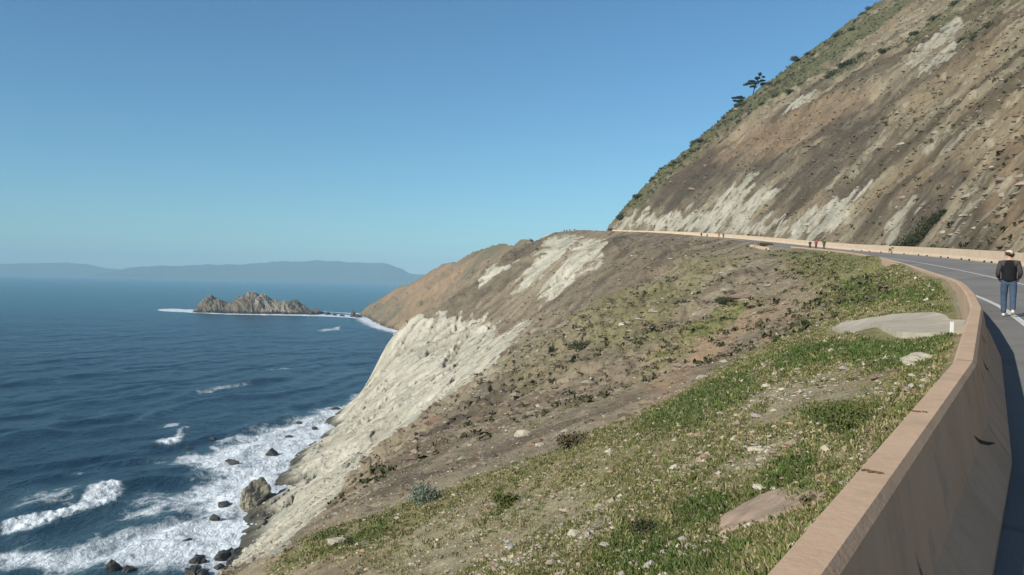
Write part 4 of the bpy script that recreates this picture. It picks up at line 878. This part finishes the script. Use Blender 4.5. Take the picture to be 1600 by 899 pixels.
# scree and low scrub on the slopes, too many to count
def scatter_pts(n,dmin,dmax,seed,a0=-22,a1=33):
    rg=np.random.default_rng(seed); az=np.radians(rg.uniform(a0,a1,n)); d=dmin+(dmax-dmin)*rg.uniform(0,1,n); x=np.sin(az)*d; y=np.cos(az)*d
    out=[None]*4
    parts_=[None]*((n+29999)//30000)
    def wk(k):
        sl=slice(k*30000,(k+1)*30000); parts_[k]=ground(x[sl],y[sl])
    par(wk,range(len(parts_)))
    z=np.concatenate([p[0] for p in parts_]); s=np.concatenate([p[1] for p in parts_]); q=np.concatenate([p[2] for p in parts_]); ch={k:np.concatenate([p[3][k] for p in parts_]) for k in parts_[0][3]}
    return rg,x,y,z,s,q,ch
def hull_geo():
    B=np.array([(1,0,0),(-1,0,0),(0,1,0),(0,-1,0),(0,0,1),(0,0,-1),(.6,.6,.5),(-.6,.5,.5),(-.5,-.6,.45),(.6,-.5,.5)],float)
    bm=bmesh.new(); [bm.verts.new(v) for v in B]; bmesh.ops.convex_hull(bm,input=list(bm.verts)); bm.verts.index_update(); Fb=np.array([[v.index for v in f.verts] for f in bm.faces]); Bv=np.array([v.co[:] for v in bm.verts]); bm.free(); return Bv,Fb
def scree():
    rg,x,y,z,s,q,ch=scatter_pts(60000,28,400,51)
    h=q-hillbase(s); ok=(z>1)&((q<-1.5)|(h>.8))&(s<430)&(fbm(x/9,y/9,4,77)+rg.uniform(-.35,.45,len(x))-.12*(h>0)>0)
    x,y,z,h,W=x[ok],y[ok],z[ok],h[ok],ch['white'][ok]; n=len(x); Bv,Fb=hull_geo()
    sz=np.clip(rg.lognormal(-1.75,.55,n),.08,1.1)*(1+.4*(h>0))*np.interp(np.hypot(x,y),[28,70],[.35,1])*(1-.5*(ch['green'][ok]>.3)*(h<0)); sc=np.stack([sz*rg.uniform(.7,1.5,n),sz*rg.uniform(.7,1.2,n),sz*rg.uniform(.3,.7,n)],1)
    V=Bv[None]*(1+rg.uniform(-.3,.3,(n,len(Bv),3)))*sc[:,None]; a=rg.uniform(0,6.28,n); ca,sa=np.cos(a),np.sin(a)
    X=V[...,0]*ca[:,None]-V[...,1]*sa[:,None]; Y=V[...,0]*sa[:,None]+V[...,1]*ca[:,None]
    V=np.stack([X+x[:,None],Y+y[:,None],V[...,2]+(z-.05*sz)[:,None]],-1).reshape(-1,3); F=(Fb[None]+(np.arange(n)*len(Bv))[:,None,None]).reshape(-1,3)
    pal=np.array([(.20,.155,.11),(.26,.215,.16),(.155,.12,.088),(.36,.32,.25),(.22,.15,.10)]); c=pal[rg.choice(5,n,p=[.3,.26,.22,.10,.12])]; c=c*(1-W[:,None])+W[:,None]*np.array([[.45,.41,.32]])
    c=np.repeat(c*rg.uniform(.8,1.15,(n,1)),len(Bv),0); m=mat('scree',rough=.92,spec=.1); g=NG(m); g.l(g.attr('Col','Color'),g.b.inputs['Base Color'])
    tag(mesh_np('scree',V,F,m,colors=c,smooth=False),'loose brown rubble lying over the steep slopes','scree',kind='stuff'); print('scree',n)
scree()
def low_scrub():
    rg,x,y,z,s,q,ch=scatter_pts(90000,42,420,52)
    h=q-hillbase(s); top=sstep(348,366,s)*sstep(5,14,h)
    p=.05+.30*ch['olive']+.25*ch['green']*(q<0)+.75*ch['scrub']+.55*top+.05*(h>20)+.8*np.clip(fbm(x/11,y/11,4,78)-.12,0,1)
    ok=(z>3)&((q<-1.5)|(h>1.5))&(s<430)&(rg.uniform(size=len(x))<p*.55)&(ch['white']<.5); x,y,z,h,tp=x[ok],y[ok],z[ok],h[ok],top[ok]; n=len(x); nb=14
    R_=rg.uniform(.15,.55,n)*(1+.6*tp+.4*(h>0)); u=rg.normal(size=(n,nb,3)); u/=np.linalg.norm(u,axis=2)[...,None]; pc=u*rg.uniform(.3,1,(n,nb,1))*R_[:,None,None]*np.array([1,1,.6]); pc+=np.stack([x,y,z+.2*R_],1)[:,None]
    a=rg.normal(size=(n,nb,3)); a/=np.linalg.norm(a,axis=2)[...,None]; b2=np.cross(a,rg.normal(size=(n,nb,3))); b2/=np.linalg.norm(b2,axis=2)[...,None]; sz=(R_*.42)[:,None,None]*rg.uniform(.6,1.2,(n,nb,1))
    V=np.stack([pc-a*sz,pc-b2*sz*.6,pc+a*sz,pc+b2*sz*.6],2).reshape(-1,3); F=np.arange(len(V)).reshape(-1,4)
    pal=np.array([(.05,.058,.028),(.085,.085,.045),(.12,.105,.06),(.16,.13,.085)]); c=np.repeat(pal[rg.choice(4,n,p=[.34,.3,.22,.14])]*rg.uniform(.75,1.2,(n,1)),nb*4,0)
    m=mat('low_scrub',rough=.85,spec=.1); g=NG(m); g.l(g.attr('Col','Color'),g.b.inputs['Base Color'])
    tag(mesh_np('low_scrub',V,F,m,colors=c,smooth=False),'low dry scrub dotted over the slopes and thick along the top of the hill','scrub',kind='stuff'); print('scrub',n)
low_scrub()
# gravel and grass, too many to count
def gravel():
    rg=np.random.default_rng(21); n=110000
    az=np.radians(rg.uniform(-38,36,n)); d=np.exp(rg.uniform(math.log(3.5),math.log(75),n)); x=np.sin(az)*d; y=np.cos(az)*d
    z,s,q,ch=ground(x,y); k=(q<-.35)&(z>8)&(ch['clear']<.75)&((ch['green']>.2)|(ch['stony']>.2)|(rg.uniform(size=n)<.35))&(fbm(x/1.6,y/1.6,3,7)+rg.uniform(-.4,.5,n)>-.05)
    x,y,z,d=x[k],y[k],z[k],d[k]; n=len(x)
    B=np.array([(1,0,0),(-1,0,0),(0,1,0),(0,-1,0),(0,0,1),(0,0,-1),(.6,.6,.5),(-.6,.5,.5),(-.5,-.6,.45),(.6,-.5,.5)],float)
    from mathutils.geometry import delaunay_2d_cdt
    bm=bmesh.new(); [bm.verts.new(v) for v in B]; h=bmesh.ops.convex_hull(bm,input=list(bm.verts)); bm.verts.index_update(); Fb=np.array([[v.index for v in f.verts] for f in bm.faces]); Bv=np.array([v.co[:] for v in bm.verts]); bm.free()
    s=rg.lognormal(-4.0,.55,n)*np.interp(d,[4,15,60],[.7,1.0,1.9]); s=np.clip(s,.005,.06+.0018*d)
    sc=np.stack([s*rg.uniform(.7,1.4,n),s*rg.uniform(.7,1.2,n),s*rg.uniform(.35,.8,n)],1)
    V=Bv[None]*(1+rg.uniform(-.3,.3,(n,len(Bv),3)))*sc[:,None]; a=rg.uniform(0,6.28,n); ca,sa=np.cos(a),np.sin(a)
    X=V[...,0]*ca[:,None]-V[...,1]*sa[:,None]; Y=V[...,0]*sa[:,None]+V[...,1]*ca[:,None]
    V=np.stack([X+x[:,None],Y+y[:,None],V[...,2]+(z+s*.3)[:,None]],-1).reshape(-1,3); F=(Fb[None]+(np.arange(n)*len(Bv))[:,None,None]).reshape(-1,3)
    pal=np.array([(.42,.36,.26),(.30,.24,.17),(.46,.42,.33),(.36,.25,.17),(.34,.31,.27),(.24,.19,.14)]); c=np.repeat(pal[rg.choice(6,n,p=[.28,.20,.20,.12,.12,.08])]*rg.uniform(.75,1.15,(n,1)),len(Bv),0)
    m=mat('gravel',rough=.9,spec=.1); g=NG(m); g.l(g.attr('Col','Color'),g.b.inputs['Base Color'])
    tag(mesh_np('gravel',V,F,m,colors=c,smooth=False),'loose tan and grey stones strewn over the grassy slope','gravel',kind='stuff')
gravel()
def grass():
    rg=np.random.default_rng(22); n=210000
    az=np.radians(rg.uniform(-38,36,n)); d=np.exp(rg.uniform(math.log(3.2),math.log(120),n)); x=np.sin(az)*d; y=np.cos(az)*d
    z,s,q,ch=ground(x,y); dens=ch['green']*.8+ch['lush']*.8+ch['olive']*.25-ch['stony']*.35+.5*fbm(x/3.2,y/3.2,4,102)+.6*fbm(x/.8,y/.8,3,8)-.20
    k=(q<-.22)&(ch['clear']<.75)&(dens+rg.uniform(-.38,.38,n)>.34); x,y,z,d,lu,de=x[k],y[k],z[k],d[k],ch['lush'][k],dens[k]; n=len(x)
    nb=7; hgt=np.interp(d,[4,20,100],[.030,.05,.13])*rg.uniform(.5,1.5,n)*(1+.25*lu)*np.where(rg.uniform(size=n)<.05,1.7,1); wd=np.interp(d,[4,20,100],[.0065,.014,.075])
    sp=np.interp(d,[4,20,100],[.06,.11,.4])
    a=rg.uniform(0,6.28,(n,nb)); r=rg.uniform(0,1,(n,nb))**.6*sp[:,None]; bx=x[:,None]+r*np.cos(a); by=y[:,None]+r*np.sin(a)
    bz=np.repeat(z[:,None]-.01,nb,1); la=rg.uniform(0,6.28,(n,nb)); lean=rg.uniform(.2,1.1,(n,nb))*hgt[:,None]; hh=hgt[:,None]*rg.uniform(.5,1.2,(n,nb))
    w2=wd[:,None]*rg.uniform(.6,1.3,(n,nb)); ex=-np.sin(la)*w2; ey=np.cos(la)*w2; tx=bx+np.cos(la)*lean; ty=by+np.sin(la)*lean
    mx=(bx+tx)/2;my=(by+ty)/2
    V=np.stack([np.stack([bx-ex*.3,by-ey*.3,bz],-1),np.stack([bx+ex*.3,by+ey*.3,bz],-1),np.stack([mx+ex,my+ey,bz+hh*.7],-1),np.stack([tx,ty,bz+hh],-1),np.stack([mx-ex,my-ey,bz+hh*.7],-1)],2).reshape(-1,3)
    F=np.arange(n*nb*5).reshape(-1,5)
    dry=rg.uniform(size=n)<np.where(lu>.4,.10,.42)
    c=np.where(dry[:,None],np.array([[.25,.215,.11]]),np.array([[.125,.142,.044]])*(1-lu[:,None])+np.array([[.080,.118,.034]])*lu[:,None])*rg.uniform(.65,1.35,(n,1))
    c=np.repeat(c,nb*5,0)
    m=mat('grass',rough=.8,spec=.15); g=NG(m); g.l(g.attr('Col','Color'),g.b.inputs['Base Color'])
    g.b.inputs['Subsurface Weight'].default_value=0
    tag(mesh_np('grass',V,F,m,colors=c,smooth=False),'short green grass and low weeds covering the slope beside the road','grass',kind='stuff'); print('tufts',n)
grass()

# ---------------------------------------------------------------- people
def skin(name,pts,edges,radii,m,parent,sub=2,root=0):
    me=bpy.data.meshes.new(name); me.from_pydata(pts,edges,[]); o=bpy.data.objects.new(name,me); C.objects.link(o); o.parent=parent
    me.materials.append(m); o.modifiers.new('skin','SKIN'); 
    if not me.skin_vertices: me.attributes  # layer is made with the modifier
    try: sv=me.skin_vertices[0].data
    except Exception:
        bpy.context.view_layer.objects.active=o; bpy.ops.mesh.customdata_skin_add() if bpy.ops.mesh.customdata_skin_add.poll() else None; sv=me.skin_vertices[0].data
    for i,r in enumerate(radii): sv[i].radius=r if isinstance(r,tuple) else (r,r); sv[i].use_root=(i==root)
    o.modifiers['skin'].use_smooth_shade=True
    ss=o.modifiers.new('sub','SUBSURF'); ss.levels=sub; ss.render_levels=sub
    return o
_m={}
def cm(nm,c):
    if nm not in _m:
        _m[nm]=mat(nm,c,.85,.15); g=NG(_m[nm]); g.l(g.mix(g.mapr(g.noise(9,5,.6,g.co()),.3,.7,0,1),tuple(.8*v for v in c),tuple(min(1,1.15*v) for v in c)),g.b.inputs['Base Color']); g.l(g.bump(g.noise(14,4,.6,g.co()),.35,.02),g.b.inputs['Normal'])
    return _m[nm]
m_skin=mat('skin',(.45,.27,.19),.6,.3)
def person(loc,heading,H,top,bottom,hair,shoe,label,sub=1,vest=None,hat=None,step=1,fine=False,long_coat=False,parts=True):
    k=H/1.68; rt=empty('person',loc,-heading); rt.scale=(k,k,k); tag(rt,label,'person')
    st=step
    LA=(-.10,.06*st,.09); RA=(.09,-.27*st,.17 if abs(st)>.5 else .10)
    LK=(-.10,.09*st+.01,.48); RK=(.095,-.04*st,.47)
    P=[(0,0,.93),(0,0,1.08),(0,.01,1.25),(0,0,1.40),(0,.01,1.48),(0,.02,1.55),(0,.02,1.62),
       (-.095,0,.86),LK,LA,(LA[0],LA[1]+.15,.04),(.095,0,.86),RK,RA,(RA[0],RA[1]+.12,.05 if abs(st)>.5 else .04),
       (-.19,0,1.37),(-.245,-.04,1.11),(-.22,.13,.97),(-.19,.19,.94),(.19,0,1.37),(.245,-.04,1.11),(.22,.13,.97),(.19,.19,.94)]
    E=[(0,1),(1,2),(2,3),(3,4),(4,5),(5,6),(0,7),(7,8),(8,9),(9,10),(0,11),(11,12),(12,13),(13,14),(3,15),(15,16),(16,17),(17,18),(3,19),(19,20),(20,21),(21,22)]
    Rd=[(.13,.10),(.12,.09),(.14,.10),(.09,.07),.048,.075,.085,.085,.055,.038,.035,.085,.055,.038,.035,.055,.042,.028,.035,.055,.042,.028,.035]
    if fine:
        for sd,w_ in ((-1,18),(1,22)):
            for f,(dx,dl) in enumerate(((-.03,.07),(-.01,.08),(.01,.078),(.028,.062))):
                a=len(P); b0=P[w_]; P.append((b0[0]+dx,b0[1]+.04,b0[2]-.012)); P.append((b0[0]+dx,b0[1]+.04+dl*.6,b0[2]-.035)); P.append((b0[0]+dx,b0[1]+.03+dl*.8,b0[2]-.065)); E+=[(w_,a),(a,a+1),(a+1,a+2)]; Rd+=[.009,.0085,.007]
            a=len(P); b0=P[w_]; P.append((b0[0]-sd*.04,b0[1]+.01,b0[2]+.0)); P.append((b0[0]-sd*.055,b0[1]+.05,b0[2]-.02)); E+=[(w_,a),(a,a+1)]; Rd+=[.011,.009]
    skin('body',P,E,Rd,m_skin,rt,sub)
    # trousers
    TP_=[(0,0,.95),(-.095,0,.86),LK,(LA[0],LA[1],LA[2]-.02),(.095,0,.86),RK,(RA[0],RA[1],RA[2]-.01),(0,0,1.03)]
    skin('trousers',TP_,[(0,7),(0,1),(1,2),(2,3),(0,4),(4,5),(5,6)],[(.145,.115),.105,.078,.068,.105,.078,.068,(.14,.105)],bottom,rt,sub)
    # jacket with sleeves
    JP=[(0,0,.90 if not long_coat else .70),(0,0,1.08),(0,.01,1.25),(0,0,1.39),(-.19,0,1.37),(-.25,-.04,1.11),(-.222,.12,.98),(.19,0,1.37),(.25,-.04,1.11),(.222,.12,.98),(0,.005,1.44)]
    skin('jacket',JP,[(0,1),(1,2),(2,3),(3,4),(4,5),(5,6),(3,7),(7,8),(8,9),(3,10)],[(.165,.125),(.16,.125),(.175,.13),(.13,.10),.078,.062,.05,.078,.062,.05,.066],top,rt,sub,root=1)
    if vest:
        skin('vest',[(0,0,.84),(0,0,.98),(0,0,1.12),(0,.01,1.27),(0,0,1.385),(0,.005,1.455)],[(0,1),(1,2),(2,3),(3,4),(4,5)],[(.19,.145),(.185,.145),(.185,.145),(.205,.15),(.20,.12),.08],vest,rt,sub)
    if parts:
        for A,tz in ((LA,0),(RA,1 if abs(st)>.5 else 0)):
            dz=.06 if tz else 0
            skin('shoe',[(A[0],A[1]-.06,A[2]-.035+dz*.3),(A[0],A[1]+.05,A[2]-.045-dz*.4),(A[0],A[1]+.17,max(A[2]-.055-dz*1.2,.03))],[(0,1),(1,2)],[(.045,.045),(.045,.042),(.045,.028)],shoe,rt,sub)
    if hat:
        V=[];F=[];n=18
        for i,(r,zz) in enumerate(((.112,1.592),(.110,1.63),(.098,1.665),(.07,1.688),(.03,1.698),(.004,1.70))):
            for j in range(n): a=2*math.pi*j/n; V.append((r*math.cos(a)*.93,.02+r*math.sin(a)*1.05,zz))
        for i in range(5):
            for j in range(n): F.append((i*n+j,i*n+(j+1)%n,(i+1)*n+(j+1)%n,(i+1)*n+j))
        F.append(tuple(range(n-1,-1,-1))); cap=mesh_py('cap',V,F,hat,parent=rt,smooth=True)
        pk=[(-.075,.10,1.60),(-.05,.17,1.585),(0,.20,1.58),(.05,.17,1.585),(.075,.10,1.60)]; pk2=[(a,b,c+.012) for a,b,c in pk]
        mesh_py('cap_peak',pk+pk2,[(4,3,2,1,0),(5,6,7,8,9)]+[(i,i+1,i+6,i+5) for i in range(4)]+[(4,0,5,9)],hat,parent=cap)
    if hair is not None:
        V,F=rock_geo(3,9,.092,.10,.085,.04); V=V*1.25+np.array([0,.0,1.592]); V=V[:]; 
        keepf=[f for f in F if not (V[f].mean(0)[1]>.06 and V[f].mean(0)[2]<1.63)]
        mesh_py('hair',V,keepf,hair,parent=rt,smooth=True)
    if fine:
        for sx in (-1,1):
            V,F=rock_geo(2,4,.012,.026,.034,.05); mesh_py('ear',V*1.3+np.array([sx*.098,.02,1.575]),F,m_skin,parent=rt,smooth=True)
        V,F=rock_geo(2,5,.014,.02,.028,.05); mesh_py('nose',V*1.2+np.array([0,.125,1.565]),F,m_skin,parent=rt,smooth=True)
        for sx in (-1,1):
            V,F=rock_geo(1,5,.012,.006,.007,.0); mesh_py('eye',V*1.2+np.array([sx*.034,.108,1.59]),F,cm('eye_dark',(.03,.025,.02)),parent=rt,smooth=True)
        V,F=rock_geo(1,5,.026,.006,.007,.0); mesh_py('mouth',V*1.2+np.array([0,.106,1.525]),F,cm('lip',(.35,.15,.12)),parent=rt,smooth=True)
    return rt
def road_z(s,q): x,y,z=at(s,q); return x,y,z+CROSS*q+.012
def find(px,d,q0=5):
    """point on the road seen at a given bearing and distance"""
    x=(px-800)/1300*d; s,q=sq([x],[d]); return road_z(float(s[0]),float(q[0]))
black=cm('black_cloth',(.012,.012,.014)); plum=cm('dark_sleeve',(.06,.05,.052)); jeans=cm('blue_jeans',(.055,.085,.13)); white_=cm('white_shoe',(.62,.61,.56)); beige=cm('beige_cap',(.52,.45,.33)); brownh=cm('brown_hair',(.06,.04,.03)); red=cm('red_jacket',(.40,.02,.045)); green_=cm('dark_green_coat',(.045,.05,.035)); blue=cm('blue_jacket',(.05,.09,.24)); pale=cm('pale_jacket',(.5,.48,.42)); navy=cm('navy_trousers',(.02,.022,.035)); greyh=cm('grey_hair',(.3,.28,.25)); darkshoe=cm('dark_shoe',(.02,.018,.016)); orange=cm('rust_red_top',(.33,.09,.05))
person(find(1576,20.4),R(29),1.62,plum,jeans,brownh,white_,'person in black vest, blue jeans and beige cap walking away on the road edge',sub=2,vest=black,hat=beige,step=1,fine=True)
person(find(1264,150),R(200),1.55,black,navy,brownh,darkshoe,'person in short black top and dark trousers beside the one in red',step=.4)
person(find(1273.5,149),R(195),1.72,red,navy,brownh,darkshoe,'person in bright red jacket and dark trousers in the middle of the trio',step=.8)
person(find(1286,146),R(190),1.80,green_,green_,greyh,darkshoe,'person in dark green coat walking at the road side of the trio',step=.7)
person(find(1094,243),R(185),1.70,black,green_,brownh,darkshoe,'small distant person in dark clothes, first of the far walkers',step=.6)
person(find(1103,246),R(185),1.75,pale,navy,greyh,darkshoe,'small distant person in a pale top and dark trousers',step=.6)
person(find(1121.5,238),R(180),1.62,orange,orange,brownh,darkshoe,'small distant person in rust red beside the one in blue',step=.6)
person(find(1128.5,235),R(180),1.78,blue,navy,brownh,darkshoe,'small distant person in a blue jacket by the far barrier',step=.6)
for px,d,lab in ((880,385,'tiny dark figure on the skyline, seaward one of a close pair'),(884,386,'tiny dark figure on the skyline, inland one of a close pair'),(888.5,380,'tiny upright dark figure standing between the pair and another figure'),(896,376,'tiny dark figure on the skyline nearest the hill'),(813,600,'tiny dark figure on the far ridge, first towards the sea'),(820,602,'tiny dark low figure in the middle of three on the far ridge'),(826,598,'tiny dark figure on the far ridge, nearest the hill')):
    x=(px-800)/1300*d; z=float(ground([x],[d])[0][0]); s,q=sq([x],[d])
    X,Y,Z=road_z(float(s[0]),float(q[0])); Z=max(Z if q[0]>0 and s[0]<430 else z,z)
    person((X,Y,Z),R(170),1.75,black,navy,None,darkshoe,lab,sub=1,step=.5,parts=False)
# ---------------------------------------------------------------- small things by the road
x,y,z=at(15.6,-.25); zz=float(height(np.array([x]),np.array([y]))[0][0])
pr=empty('marker_post',(x,y,zz)); tag(pr,'small white marker post where the drainage chute meets the barrier','marker post')
m_white=mat('white_paint',(.75,.75,.72),.6,.3)
def boxv(cx,cy,z0,z1,wx,wy):
    return [(cx+a*wx/2,cy+b*wy/2,c) for c in (z0,z1) for a,b in ((-1,-1),(1,-1),(1,1),(-1,1))],[(0,3,2,1),(4,5,6,7),(0,1,5,4),(1,2,6,5),(2,3,7,6),(3,0,4,7)]
V,F=boxv(0,0,-.2,.21,.045,.035); mesh_py('post',V,F,m_white,parent=pr)
V,F=boxv(0,0,.21,.225,.05,.04); mesh_py('post_cap',V,F,m_white,parent=pr)
def twigs(name,s,label,seed,n=8,L=.05):
    rg=np.random.default_rng(seed); Js=np.array(J); i=int(np.clip(np.searchsorted(Js,s)-1,0,len(Js)-2)); t=(s-Js[i])/(Js[i+1]-Js[i]); P0=np.array(at(Js[i],0)); P1=np.array(at(Js[i+1],0)); N0=np.array(at(Js[i],1))-P0; N1=np.array(at(Js[i+1],1))-P1
    A=P0+(P1-P0)*t; Nn=(N0+(N1-N0)*t); Nn[2]=0; D=(P1-P0)/np.linalg.norm(P1-P0); V=[];F=[]
    c=A+Nn*.06+np.array([0,0,WALLH])
    for k in range(n):
        p=c+Nn*(.0+.07*k/n-.03)+D*rg.uniform(-.012,.012); a=rg.uniform(-.6,.6); d=Nn*math.cos(a)+D*math.sin(a); e=np.cross(d,[0,0,1]); l=L*rg.uniform(.15,.45); w_=.0022; b=len(V)
        for f in (-1,1):
            for g_ in (-1,1):
                for h_ in (0,1): V.append(p+d*l*f*.5+e*w_*g_+np.array([0,0,.002+.006*h_]))
        F+=[(b,b+1,b+3,b+2),(b+4,b+6,b+7,b+5),(b,b+4,b+5,b+1),(b+2,b+3,b+7,b+6),(b,b+2,b+6,b+4),(b+1,b+5,b+7,b+3)]
    tag(mesh_py(name,V,F,m_debris),label,'twig',None,'stuff')
twigs('dry_debris',3.55,'dry brown twigs lying across the top of the near barrier',1)
twigs('dry_debris',4.95,'a few dry straws farther along the top of the near barrier',2,n=5)
# dark heap of brush left on the far separate barrier piece
x,y,z=at(172,-1.2); zb=z
V,F=shrub_mesh(91,1.9,.7,.8,1600,.12,5); o=mesh_np('brush_heap',V,F,m_scrubdry,smooth=False,loc=(x+.4,y,zb+.15)); tag(o,'low dark heap of brush behind the separate piece of barrier','brush heap')
